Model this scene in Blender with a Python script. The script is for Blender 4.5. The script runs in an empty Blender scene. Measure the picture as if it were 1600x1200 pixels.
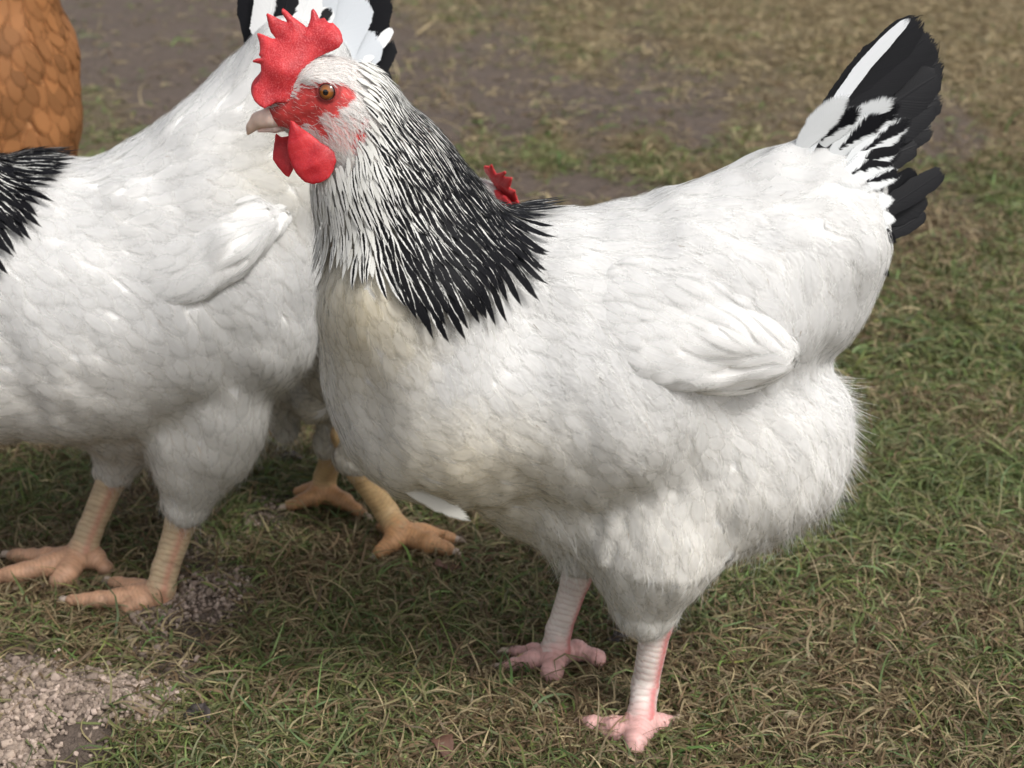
import bpy, math, random
import numpy as np
from mathutils import Vector, Matrix
random.seed(7); RNG = np.random.default_rng(7)
R = math.radians
# ------------------------------------------------------------------ camera
CAMH, PITCH, FPX = 0.60, 22.0, 2239.0
SC = bpy.context.scene
cam_data = bpy.data.cameras.new("camera"); CAM = bpy.data.objects.new("camera", cam_data)
SC.collection.objects.link(CAM); SC.camera = CAM
CAM.location = (0, 0, CAMH); CAM.rotation_euler = (R(90 - PITCH), 0, 0)
cam_data.sensor_width = 36; cam_data.lens = 36 * FPX / 1600
cam_data.clip_start = 0.02; cam_data.clip_end = 500
cam_data.dof.use_dof = True; cam_data.dof.focus_distance = 0.86; cam_data.dof.aperture_fstop = 11
# ------------------------------------------------------------------ light
SUN_AZ, SUN_EL = 48.0, 52.0          # azimuth measured from -Y (behind the camera) towards +X
w = bpy.data.worlds.new("World"); SC.world = w; w.use_nodes = True
nt = w.node_tree; bg = nt.nodes["Background"]
sky = nt.nodes.new("ShaderNodeTexSky"); sky.sky_type = 'NISHITA'; sky.sun_disc = False
sky.sun_elevation = R(SUN_EL); sky.sun_rotation = R(180 - SUN_AZ)
sky.dust_density = 4.0; sky.air_density = 1.0; sky.ozone_density = 1.0
hs = nt.nodes.new("ShaderNodeHueSaturation"); hs.inputs['Saturation'].default_value = 0.26
nt.links.new(sky.outputs[0], hs.inputs['Color']); nt.links.new(hs.outputs[0], bg.inputs[0])
bg.inputs[1].default_value = 0.14
sun = bpy.data.lights.new("sun", 'SUN'); sun.energy = 1.8; sun.angle = R(13); sun.color = (1, 0.98, 0.95)
so = bpy.data.objects.new("sun", sun); SC.collection.objects.link(so)
sd = Vector((math.sin(R(SUN_AZ)) * math.cos(R(SUN_EL)), -math.cos(R(SUN_AZ)) * math.cos(R(SUN_EL)), math.sin(R(SUN_EL))))
so.rotation_euler = sd.to_track_quat('Z', 'Y').to_euler(); so.location = sd * 5
SC.view_settings.view_transform = 'Standard'; SC.view_settings.look = 'None'
SC.view_settings.exposure = 0.36; SC.view_settings.gamma = 1
SC.cycles.transparent_max_bounces = 16; SC.cycles.max_bounces = 6
SC.cycles.use_denoising = True

# ------------------------------------------------------------------ maths helpers
cp, sp = math.cos(R(PITCH)), math.sin(R(PITCH))
AX = np.array([1., 0, 0]); AU = np.array([0, sp, cp]); AF = np.array([0, cp, -sp])
C0 = np.array([0, 0, CAMH])
def ray(px, py): return AF + AX * (px - 800) / FPX - AU * (py - 600) / FPX
def P(px, py, Y): d = ray(px, py); return C0 + d * (Y / d[1])
def G(px, py, z=0.0): d = ray(px, py); return C0 + d * ((z - CAMH) / d[2])
def depth(p): return float(np.dot(p - C0, AF))
def mpp(p): return depth(p) / FPX                      # metres per photo pixel at p
def to_px(p):
    q = p - C0; D = q @ AF
    return np.stack([800 + FPX * (q @ AX) / D, 600 - FPX * (q @ AU) / D], -1)
def nrm(v): return v / np.maximum(np.linalg.norm(v, axis=-1, keepdims=True), 1e-9)
def smin(a, b, k):
    h = np.clip(0.5 + 0.5 * (b - a) / k, 0, 1)
    return b + (a - b) * h - k * h * (1 - h)

class SDF:
    """smooth union of ellipsoids and round cones, with gentle lumps"""
    def __init__(s, k=0.02, lump=0.0, lscale=0.05, seed=0, shrink=0.0):
        s.pr = []; s.k = k; s.lump = lump; s.shrink = shrink
        r = np.random.default_rng(seed)
        s.w = r.normal(size=(10, 3)) * (2 * math.pi / lscale) * 0.6; s.ph = r.uniform(0, 6.28, 10)
        s.puff = 0.0; s.w2 = r.normal(size=(8, 3)) * (2 * math.pi / .021) * 0.6; s.ph2 = r.uniform(0, 6.28, 8)
    def E(s, px, py, Y, rx, ry, rot, dep, k=None, yaw=0):
        c = P(px, py, Y); m = mpp(c); a = R(rot); y = R(yaw)
        i = AX * math.cos(a) - AU * math.sin(a); j = AX * math.sin(a) + AU * math.cos(a)
        f = AF * math.cos(y) - i * math.sin(y); i = i * math.cos(y) + AF * math.sin(y)
        s.pr.append(('e', c, np.stack([i, j, f]), np.array([rx * m, ry * m, dep]), k or s.k)); return s
    def C(s, a, b, ra, rb, k=None):
        s.pr.append(('c', np.array(a, float), np.array(b, float), (ra, rb), k or s.k)); return s
    def __call__(s, p):
        d = None
        for q in s.pr:
            if q[0] == 'e':
                l = (p - q[1]) @ q[2].T
                k0 = np.linalg.norm(l / q[3], axis=-1); k1 = np.linalg.norm(l / q[3] ** 2, axis=-1)
                e = k0 * (k0 - 1) / np.maximum(k1, 1e-9)
                e = np.where(k0 < 1e-4, -q[3].min(), e)
            else:
                ba = q[2] - q[1]; pa = p - q[1]
                h = np.clip(pa @ ba / max(ba @ ba, 1e-12), 0, 1)
                e = np.linalg.norm(pa - h[..., None] * ba, axis=-1) - (q[3][0] + (q[3][1] - q[3][0]) * h)
            d = e if d is None else smin(d, e, q[4])
        if s.lump:
            d = d + s.lump * np.sin(p @ s.w.T + s.ph).sum(-1) / 3.2
        if s.puff: d = d + s.puff * np.clip((.31 - p[..., 2]) / .12, .28, 1) * np.sin(p @ s.w2.T + s.ph2).sum(-1) / 2.8
        return d + s.shrink
    def grad(s, p, e=8e-4):
        k = np.array([[1, -1, -1], [-1, -1, 1], [-1, 1, -1], [1, 1, 1.]])
        g = 0
        for v in k: g = g + v * s(p + v * e)[..., None]
        return nrm(g)
    def project(s, p, h=0.0, n=3):
        for _ in range(n): p = p - (s(p) - h)[..., None] * s.grad(p)
        return p
    def hit(s, px, py, start=0.3):
        d = ray(px, py); d = d / np.linalg.norm(d); t = start
        for _ in range(90):
            v = float(s((C0 + d * t)[None])[0]); t += v * 0.8
            if v < 2e-4: break
        return C0 + d * t

def surface_nets(f, lo, hi, h, proj=2):
    lo = np.array(lo, float); hi = np.array(hi, float)
    n = np.ceil((hi - lo) / h).astype(int) + 1
    ax = [lo[i] + h * np.arange(n[i]) for i in range(3)]
    V = np.empty(n, np.float32)
    for i in range(n[0]):
        Yg, Zg = np.meshgrid(ax[1], ax[2], indexing='ij')
        V[i] = f(np.stack([np.full_like(Yg, ax[0][i]), Yg, Zg], -1).reshape(-1, 3)).reshape(n[1], n[2])
    ins = V < 0; m = n - 1
    c = np.zeros(m, np.int8)
    for dx in (0, 1):
        for dy in (0, 1):
            for dz in (0, 1): c += ins[dx:dx + m[0], dy:dy + m[1], dz:dz + m[2]]
    act = (c > 0) & (c < 8); idx = np.full(m, -1, np.int64); idx[act] = np.arange(act.sum())
    cells = np.argwhere(act); acc = np.zeros((len(cells), 3)); cnt = np.zeros(len(cells))
    cor = [(0, 0, 0), (1, 0, 0), (0, 1, 0), (0, 0, 1), (1, 1, 0), (1, 0, 1), (0, 1, 1), (1, 1, 1)]
    for a in cor:
        for b in cor:
            if sum(b) - sum(a) == 1 and all(b[i] >= a[i] for i in range(3)):
                va = V[tuple((cells + a).T)]; vb = V[tuple((cells + b).T)]
                x = (va < 0) != (vb < 0); t = np.where(x, va / np.where(x, va - vb, 1), 0)
                acc += x[:, None] * (np.array(a) + t[:, None] * (np.array(b) - np.array(a))); cnt += x
    verts = lo + h * (cells + acc / cnt[:, None])
    quads = []
    for d in range(3):
        e1, e2 = (d + 1) % 3, (d + 2) % 3
        sl = [slice(None)] * 3; sl2 = [slice(None)] * 3; sl[d] = slice(0, n[d] - 1); sl2[d] = slice(1, n[d])
        A, B = ins[tuple(sl)], ins[tuple(sl2)]
        for flip, X in ((0, A & ~B), (1, ~A & B)):
            q = np.argwhere(X)
            q = q[(q[:, e1] > 0) & (q[:, e2] > 0) & (q[:, e1] < m[e1]) & (q[:, e2] < m[e2])]
            o = np.zeros((4, 3), int); o[1, e1] = -1; o[2, e1] = -1; o[2, e2] = -1; o[3, e2] = -1
            ids = np.stack([idx[tuple((q + o[i]).T)] for i in range(4)], -1)
            quads.append(ids[:, ::-1] if flip else ids)
    quads = np.concatenate(quads)
    if proj:
        g = lambda p, e=h * .3: nrm(np.stack([f(p + np.eye(3)[i] * e) - f(p - np.eye(3)[i] * e) for i in range(3)], -1))
        for _ in range(proj):
            dv = f(verts)[:, None] * g(verts); verts = verts - np.clip(dv, -h, h)
    return verts, quads

# ------------------------------------------------------------------ mesh + object helpers
def mesh_np(name, verts, quads, mats=(), attrs=None, smooth=True, normals=None, matidx=None):
    me = bpy.data.meshes.new(name); nv, nq = len(verts), len(quads)
    me.vertices.add(nv); me.vertices.foreach_set('co', np.asarray(verts, np.float32).ravel())
    k = quads.shape[1]
    me.loops.add(nq * k); me.loops.foreach_set('vertex_index', np.asarray(quads, np.int32).ravel())
    me.polygons.add(nq); me.polygons.foreach_set('loop_start', np.arange(0, nq * k, k, dtype=np.int32))
    try: me.polygons.foreach_set('loop_total', np.full(nq, k, np.int32))
    except Exception: pass
    me.polygons.foreach_set('use_smooth', np.full(nq, smooth))
    for m in mats: me.materials.append(m)
    if matidx is not None: me.polygons.foreach_set('material_index', np.asarray(matidx, np.int32))
    me.update()
    for an, av in (attrs or {}).items():
        av = np.asarray(av, np.float32)
        if av.ndim == 1: a = me.attributes.new(an, 'FLOAT', 'POINT'); a.data.foreach_set('value', av)
        elif av.shape[1] == 3: a = me.attributes.new(an, 'FLOAT_VECTOR', 'POINT'); a.data.foreach_set('vector', av.ravel())
    if normals is not None:
        me.normals_split_custom_set_from_vertices(np.asarray(normals, np.float64).tolist())
    return me
def link(name, data, parent=None):
    o = bpy.data.objects.new(name, data); SC.collection.objects.link(o)
    if parent is not None:
        o.parent = parent; o.matrix_parent_inverse = Matrix.Translation(-Vector(parent.location)) if parent.type == 'EMPTY' else Matrix()
    return o
def tag(o, label=None, cat=None, group=None, kind=None):
    for k, v in (('label', label), ('category', cat), ('group', group), ('kind', kind)):
        if v: o[k] = v
    return o
def thing(name, loc, label, cat, group=None):
    o = bpy.data.objects.new(name, None); SC.collection.objects.link(o); o.location = loc; o.empty_display_size = .02
    return tag(o, label, cat, group)
def idw(pts, vals, q, pw=3.0):
    pts = np.asarray(pts, float); vals = np.asarray(vals, float)
    out = np.zeros((len(q),) + vals.shape[1:]); 
    for a in range(0, len(q), 20000):
        d = np.linalg.norm(q[a:a + 20000, None] - pts[None], axis=-1) + 6.0
        ww = d ** -pw; ww /= ww.sum(1, keepdims=True); out[a:a + 20000] = ww @ vals
    return out
def vnoise(p, seed=0, oct=1, f=1.0):
    """cheap smooth value noise, p (N,2)"""
    r = np.random.default_rng(seed); T = r.uniform(-1, 1, (64, 64)); out = 0; amp = 1
    for o in range(oct):
        q = p * f * 2 ** o + o * 17.3; i = np.floor(q).astype(int); t = q - i; t = t * t * (3 - 2 * t)
        g = lambda a, b: T[(i[:, 0] + a) % 64, (i[:, 1] + b) % 64]
        out = out + amp * ((g(0, 0) * (1 - t[:, 0]) + g(1, 0) * t[:, 0]) * (1 - t[:, 1]) + (g(0, 1) * (1 - t[:, 0]) + g(1, 1) * t[:, 0]) * t[:, 1]); amp *= .5
    return out

# ------------------------------------------------------------------ materials
class N:
    def __init__(s, name):
        s.m = bpy.data.materials.new(name); s.m.use_nodes = True; s.t = s.m.node_tree; s.b = s.t.nodes['Principled BSDF']; s.out = s.t.nodes['Material Output']
    def n(s, ty, **kw):
        x = s.t.nodes.new(ty)
        for k, v in kw.items(): setattr(x, k, v)
        return x
    def set(s, sock, v):
        if isinstance(v, bpy.types.NodeSocket): s.t.links.new(v, sock)
        else: sock.default_value = v
    def math(s, op, a, b=0.0, c=0.0, clamp=False):
        x = s.n('ShaderNodeMath', operation=op, use_clamp=clamp)
        for i, v in enumerate((a, b, c)): s.set(x.inputs[i], v)
        return x.outputs[0]
    def mix(s, f, a, b):
        x = s.n('ShaderNodeMix', data_type='RGBA'); s.set(x.inputs[0], f)
        for i, v in ((6, a), (7, b)):
            s.set(x.inputs[i], v if isinstance(v, bpy.types.NodeSocket) else (*v, 1.0))
        return x.outputs[2]
    def attr(s, name, out='Fac'): x = s.n('ShaderNodeAttribute', attribute_name=name); return x.outputs[out]
    def noise(s, vec, scale, detail=3, rough=.5):
        x = s.n('ShaderNodeTexNoise'); x.inputs['Scale'].default_value = scale; x.inputs['Detail'].default_value = detail; x.inputs['Roughness'].default_value = rough
        if vec is not None: s.t.links.new(vec, x.inputs['Vector'])
        return x.outputs[0]
    def ramp(s, v, a, b): # smoothstep a..b -> 0..1
        x = s.n('ShaderNodeMapRange', interpolation_type='SMOOTHSTEP'); s.set(x.inputs[0], v); s.set(x.inputs[1], a); s.set(x.inputs[2], b); return x.outputs[0]
    def pos(s): return s.n('ShaderNodeTexCoord').outputs['Object']
    def bump(s, h, strength, dist=.001):
        x = s.n('ShaderNodeBump'); x.inputs['Strength'].default_value = strength; x.inputs['Distance'].default_value = dist
        s.t.links.new(h, x.inputs['Height']); s.t.links.new(x.outputs[0], s.b.inputs['Normal']); return x.outputs[0]

def feather_mat(name, white=(.80, .79, .76), black=(.006, .006, .0075), fringe=.16, trans=.22, gloss=.65, shaft=0.5, sheen=.0, bmp=.2, soft=0.0, blota=.5, mk=.07, sb=-.13):
    k = N(name); fu = k.n('ShaderNodeSeparateXYZ'); k.t.links.new(k.attr('fuv', 'Vector'), fu.inputs[0])
    u, v, rnd = fu.outputs; au = k.math('ABSOLUTE', u)
    tint = k.attr('tint', 'Vector'); bw = k.attr('bw')
    # barb coordinate: stripes slanting from the shaft to the edge
    bc = k.math('ADD', k.math('MULTIPLY', v, 34.0), k.math('MULTIPLY', au, -7.0))
    cx = k.n('ShaderNodeCombineXYZ'); k.set(cx.inputs[0], bc); k.set(cx.inputs[1], k.math('MULTIPLY', k.math('SIGN', u), 3.1)); k.set(cx.inputs[2], k.math('MULTIPLY', rnd, 91.0))
    barb = k.noise(cx.outputs[0], 1.6, 2, .7)
    cx2 = k.n('ShaderNodeCombineXYZ'); k.set(cx2.inputs[0], k.math('MULTIPLY', bc, .22)); k.set(cx2.inputs[1], k.math('MULTIPLY', u, 1.0)); k.set(cx2.inputs[2], k.math('MULTIPLY', rnd, 57.0))
    blot = k.noise(cx2.outputs[0], 2.0, 2, .6)
    # black centre of width bw, growing towards the tip, kept off the rim
    edge = k.math('SUBTRACT', k.math('ADD', au, k.math('MULTIPLY', k.math('SUBTRACT', blot, .5), blota)), bw)
    edge = k.math('ADD', edge, k.math('MULTIPLY', k.math('SUBTRACT', barb, .5), .22))
    mask = k.math('SUBTRACT', 1.0, k.ramp(edge, -mk, mk))
    base = k.n('ShaderNodeMix', data_type='RGBA', blend_type='MULTIPLY'); base.inputs[0].default_value = 1; base.inputs[6].default_value = (*white, 1); k.t.links.new(tint, base.inputs[7])
    vv = k.math('MULTIPLY_ADD', barb, .10, .93)
    b2 = k.n('ShaderNodeMix', data_type='RGBA', blend_type='MULTIPLY'); b2.inputs[0].default_value = 1; k.t.links.new(base.outputs[2], b2.inputs[6]); k.t.links.new(vv, b2.inputs[7])
    col = k.mix(mask, b2.outputs[2], black)
    k.t.links.new(col, k.b.inputs['Base Color']); k.b.inputs['Roughness'].default_value = gloss
    k.set(k.b.inputs['Specular IOR Level'], k.math('MULTIPLY_ADD', mask, sb, .22)); k.b.inputs['Sheen Weight'].default_value = sheen
    sh = k.math('MULTIPLY', k.math('SUBTRACT', 1.0, k.ramp(au, 0.0, .09)), shaft)
    nb = k.bump(k.math('ADD', barb, sh), bmp, .0006)
    tr = k.n('ShaderNodeBsdfTranslucent'); k.t.links.new(col, tr.inputs[0])
    mx = k.n('ShaderNodeMixShader'); mx.inputs[0].default_value = trans; k.t.links.new(k.b.outputs[0], mx.inputs[1]); k.t.links.new(tr.outputs[0], mx.inputs[2])
    # frayed rim
    v2 = k.math('MAXIMUM', k.math('MULTIPLY_ADD', v, 1.54, -.54), 0.0)
    ev = k.math('SQRT', k.math('ADD', k.math('MULTIPLY', au, au), k.math('MULTIPLY', v2, v2))) if soft else k.math('MAXIMUM', au, v)
    keep = k.math('SUBTRACT', k.math('ADD', ev, k.math('MULTIPLY', barb, fringe * 2)), 1.0 + fringe * .55)
    al = k.math('GREATER_THAN', 0.0, keep) if not soft else k.math('SUBTRACT', 1.0, k.ramp(k.math('ADD', ev, k.math('MULTIPLY', k.math('SUBTRACT', barb, .5), .5)), 1.0 - soft, 1.02))
    tp = k.n('ShaderNodeBsdfTransparent'); m2 = k.n('ShaderNodeMixShader'); k.t.links.new(al, m2.inputs[0]); k.t.links.new(tp.outputs[0], m2.inputs[1]); k.t.links.new(mx.outputs[0], m2.inputs[2])
    k.t.links.new(m2.outputs[0], k.out.inputs[0]); return k.m

def tint_mat(name, rough=.6, trans=0.0, bump=None, sss=0.0, spec=.4, coat=0, sheen=0):
    k = N(name); c = k.attr('tint', 'Vector'); k.t.links.new(c, k.b.inputs['Base Color']); k.b.inputs['Roughness'].default_value = rough
    k.b.inputs['Specular IOR Level'].default_value = spec; k.b.inputs['Coat Weight'].default_value = coat
    k.b.inputs['Sheen Weight'].default_value = sheen
    if sss:
        k.b.inputs['Subsurface Weight'].default_value = sss; k.b.inputs['Subsurface Scale'].default_value = .004; k.b.inputs['Subsurface Radius'].default_value = (1, .25, .15)
    if bump:
        h = k.noise(k.pos(), bump[0], 3, .6); k.bump(h, bump[1], bump[2])
    if trans:
        tr = k.n('ShaderNodeBsdfTranslucent'); k.t.links.new(c, tr.inputs[0]); mx = k.n('ShaderNodeMixShader'); mx.inputs[0].default_value = trans
        k.t.links.new(k.b.outputs[0], mx.inputs[1]); k.t.links.new(tr.outputs[0], mx.inputs[2]); k.t.links.new(mx.outputs[0], k.out.inputs[0])
    return k.m
M_WHITE = feather_mat('white_plumage', white=(.87, .865, .85), soft=.62, trans=.50, bmp=.3)
M_HACK = feather_mat('laced_plumage', soft=.22, trans=.12, gloss=.5)
M_TAIL = feather_mat('tail_plumage', white=(.72, .72, .71), fringe=.09, trans=.08, gloss=.46, shaft=1.0, sb=-.06)
M_BUFF = feather_mat('buff_plumage', white=(.37, .165, .062), soft=.5, trans=.35)
M_COV = feather_mat('flecked_covert', white=(.76, .76, .75), soft=.20, trans=.2, blota=.75, mk=.11)
M_SKIN = tint_mat('skin', rough=.55, sss=.25, bump=(900, .4, .0008))
M_UNDER = tint_mat('down', rough=.9, spec=.1)
M_STR = tint_mat('down_strand', rough=.8, trans=.3, spec=.15)
M_SCALE = tint_mat('scaly_leg', rough=.5, sss=.12, bump=(1400, .35, .0006))
M_CLAW = tint_mat('claw_horn', rough=.4, bump=(800, .2, .0005))
M_BEAK = tint_mat('beak_horn', rough=.38, sss=.15, bump=(500, .25, .0005))
def red_mat():
    k = N('comb_flesh'); c = k.pos(); v = k.n('ShaderNodeTexVoronoi'); v.inputs['Scale'].default_value = 1300; k.t.links.new(c, v.inputs['Vector'])
    n1 = k.noise(c, 1200, 2); n2 = k.noise(c, 90, 3)
    f = k.ramp(k.math('ADD', k.math('MULTIPLY', v.outputs['Distance'], .9), k.math('MULTIPLY', n1, .5)), .45, 1.5)
    col = k.mix(k.ramp(n2, .32, .68), (.37, .007, .014), (.55, .030, .036))
    pale = k.mix(k.math('MULTIPLY', k.attr('tint', 'Fac'), k.math('MULTIPLY', f, .8)), col, (.80, .20, .20))
    k.t.links.new(pale, k.b.inputs['Base Color']); k.b.inputs['Roughness'].default_value = .5; k.b.inputs['Specular IOR Level'].default_value = .35
    k.b.inputs['Subsurface Weight'].default_value = .5; k.b.inputs['Subsurface Scale'].default_value = .004; k.b.inputs['Subsurface Radius'].default_value = (1, .2, .12)
    k.bump(k.math('ADD', k.math('MULTIPLY', n2, 3.0), k.math('MULTIPLY', v.outputs['Distance'], -.30)), .4, .0007); return k.m
M_RED = red_mat()
def eye_mat():
    k = N('eye_amber'); s = k.n('ShaderNodeSeparateXYZ'); k.t.links.new(k.attr('loc', 'Vector'), s.inputs[0])
    r = k.math('SQRT', k.math('ADD', k.math('MULTIPLY', s.outputs[0], s.outputs[0]), k.math('MULTIPLY', s.outputs[1], s.outputs[1])))
    n = k.noise(k.attr('loc', 'Vector'), 6, 3)
    iris = k.mix(n, (.30, .085, .010), (.46, .17, .025))
    iris = k.mix(k.ramp(r, .30, .80), iris, (.16, .05, .012))
    c = k.mix(k.ramp(r, .30, .36), (.004, .004, .005), iris)
    c = k.mix(k.ramp(r, .74, .86), c, (.02, .012, .01))
    k.t.links.new(c, k.b.inputs['Base Color']); k.b.inputs['Roughness'].default_value = .12; k.b.inputs['Coat Weight'].default_value = .8; k.b.inputs['Coat Roughness'].default_value = .03
    return k.m
M_EYE = eye_mat()

# ------------------------------------------------------------------ plumage
def scatter(verts, quads, spacing_fn, n_cand, mask_fn=None, rng=RNG):
    a, b, c, d = (verts[quads[:, i]] for i in range(4))
    ar = .5 * np.linalg.norm(np.cross(c - a, d - b), axis=1); pr = ar / ar.sum()
    f = rng.choice(len(quads), n_cand, p=pr); s, t = rng.random((2, n_cand, 1))
    p = (a[f] * (1 - s) + b[f] * s) * (1 - t) + (d[f] * (1 - s) + c[f] * s) * t
    if mask_fn is not None: p = p[mask_fn(p)]
    sp_ = spacing_fn(p); cell = float(sp_.max()); H = {}; keep = []
    ij = np.floor(p / cell).astype(int)
    for i in range(len(p)):
        x, y, z = ij[i]; ok = True; q = p[i]; r2 = sp_[i] ** 2
        for dx in (-1, 0, 1):
            for dy in (-1, 0, 1):
                for dz in (-1, 0, 1):
                    for j in H.get((x + dx, y + dy, z + dz), ()):
                        e = p[j] - q
                        if e[0] * e[0] + e[1] * e[1] + e[2] * e[2] < r2: ok = False; break
                    if not ok: break
                if not ok: break
            if not ok: break
        if ok: H.setdefault((x, y, z), []).append(i); keep.append(i)
    return p[keep]
def make_flow(ctrl, tofn=to_px):
    pts = [(c[0], c[1]) for c in ctrl]; vec = [(math.cos(R(c[2])), math.sin(R(c[2]))) for c in ctrl]
    def f(p, n):
        v = idw(pts, vec, tofn(p)); d = v[:, :1] * AX - v[:, 1:] * AU
        d = d + AF * 0.0
        t = d - (d * n).sum(-1, keepdims=True) * n
        return nrm(t)
    return f
def feathers(name, sdf, roots, flow, L, W, h0, lift, tint, bw, mat, parent, nseg=6, ncr=5, camber=.25, shape='round', nblend=.45, jitter=.18, rng=RNG, curl=0.0, hp=1.6):
    Nn = len(roots); L = np.broadcast_to(L, Nn) * rng.uniform(.78, 1.25, Nn); W = np.broadcast_to(W, Nn) * rng.uniform(.88, 1.12, Nn)
    lift = np.broadcast_to(lift, Nn) * rng.uniform(.5, 1.5, Nn); jit = rng.normal(0, jitter, Nn)
    vs = np.linspace(0, 1, nseg + 1) ** .8; us = np.linspace(-1, 1, ncr)
    p = roots.copy(); rows = []; rnd = rng.random(Nn)
    for i, v in enumerate(vs):
        n = sdf.grad(p); t = flow(p, n); sd = np.cross(n, t)
        a = jit + curl * v * (rnd - .5); t2 = nrm(t * np.cos(a)[:, None] + sd * np.sin(a)[:, None]); sd = np.cross(n, t2)
        if shape == 'round': wv = max(v, .05) ** .45 * max(0, 1 - v ** 3.6) ** .55
        elif shape == 'lance': wv = max(v, .05) ** .35 * max(0, 1 - v ** 2.1) ** .9
        else: wv = max(v, .05) ** .3 * max(0, 1 - v ** 6) ** .5
        for u in us:
            q = p + sd * (u * wv * W / 2)[:, None] + t2 * (-(u * u) * .12 * W * (v > .9) )[:, None]
            h = h0 + lift * (v ** hp if hp > 0 else math.sin(min(v / .72, 1) * 1.5708) * (1 - .75 * max(0, (v - .72) / .28) ** 1.5)) - camber * (W / 2) * (u * u) * wv * .35
            q = q - (sdf(q) - h)[:, None] * n
            rows.append((q, n, np.full(Nn, u), np.full(Nn, v)))
        if i < nseg:
            ds = (vs[i + 1] - v) * L; p = p + t2 * ds[:, None]; n = sdf.grad(p); p = p - np.clip(sdf(p), -.004, .004)[:, None] * n
    K = (nseg + 1) * ncr
    V = np.stack([r[0] for r in rows], 1); NB = np.stack([r[1] for r in rows], 1)
    U = np.stack([r[2] for r in rows], 1); VV = np.stack([r[3] for r in rows], 1)
    g = V.reshape(Nn, nseg + 1, ncr, 3); du = np.gradient(g, axis=2); dv = np.gradient(g, axis=1)
    gn = nrm(np.cross(du, dv)).reshape(Nn, K, 3); sgn = np.sign((gn * NB).sum(-1, keepdims=True)); sgn[sgn == 0] = 1
    nn = nrm(gn * sgn * nblend + NB * (1 - nblend))
    q = []
    for i in range(nseg):
        for j in range(ncr - 1):
            a = i * ncr + j; q.append((a, a + ncr, a + ncr + 1, a + 1))
    Q = (np.array(q)[None] + (np.arange(Nn) * K)[:, None, None]).reshape(-1, 4)
    fuv = np.stack([U, VV, np.repeat(rnd[:, None], K, 1)], -1).reshape(-1, 3)
    ti = np.repeat(np.broadcast_to(tint, (Nn, 3))[:, None], K, 1).reshape(-1, 3); b = np.repeat(np.broadcast_to(bw, Nn)[:, None], K, 1).reshape(-1); b = np.where(b < .01, -1, b)
    me = mesh_np(name, V.reshape(-1, 3), Q, [mat], dict(fuv=fuv, tint=ti, bw=b), normals=nn.reshape(-1, 3))
    return link(name, me, parent)
def strands_np(sdf, roots, flow, L, W, rise, rng=RNG, jitter=.5, nseg=4):
    """fine tapering strands that leave the surface; returns verts, quads, root index"""
    Nn = len(roots); n = sdf.grad(roots); t = flow(roots, n); sd = np.cross(n, t)
    a = rng.normal(0, jitter, Nn); t = nrm(t * np.cos(a)[:, None] + sd * np.sin(a)[:, None]); sd = nrm(np.cross(n, t))
    L = np.broadcast_to(L, Nn) * rng.uniform(.5, 1.3, Nn); rise = np.broadcast_to(rise, Nn) * rng.uniform(.3, 1.5, Nn)
    bend = rng.normal(0, .25, Nn); rows = []
    wd = nrm(sd + n * rng.normal(0, .6, Nn)[:, None])
    for i in range(nseg + 1):
        v = i / nseg
        c = roots + t * (L * v)[:, None] + n * (L * rise * v)[:, None] + sd * (L * bend * v * v)[:, None]
        ww = (np.broadcast_to(W, Nn) * (1 - .85 * v) / 2)[:, None]
        rows += [c - wd * ww, c + wd * ww]
    K = 2 * (nseg + 1); V = np.stack(rows, 1).reshape(-1, 3)
    q = np.array([(2 * i, 2 * i + 2, 2 * i + 3, 2 * i + 1) for i in range(nseg)])
    Q = (q[None] + (np.arange(Nn) * K)[:, None, None]).reshape(-1, 4)
    return V, Q, np.repeat(np.arange(Nn), K)
def strands(name, sdf, roots, flow, L, W, rise, tint, parent, **kw):
    V, Q, ix = strands_np(sdf, roots, flow, L, W, rise, **kw)
    ti = np.broadcast_to(tint, (len(roots), 3))[ix]
    nn = sdf.grad(roots)[ix]
    me = mesh_np(name, V, Q, [M_STR], dict(tint=ti), normals=nn); return link(name, me, parent)

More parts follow.
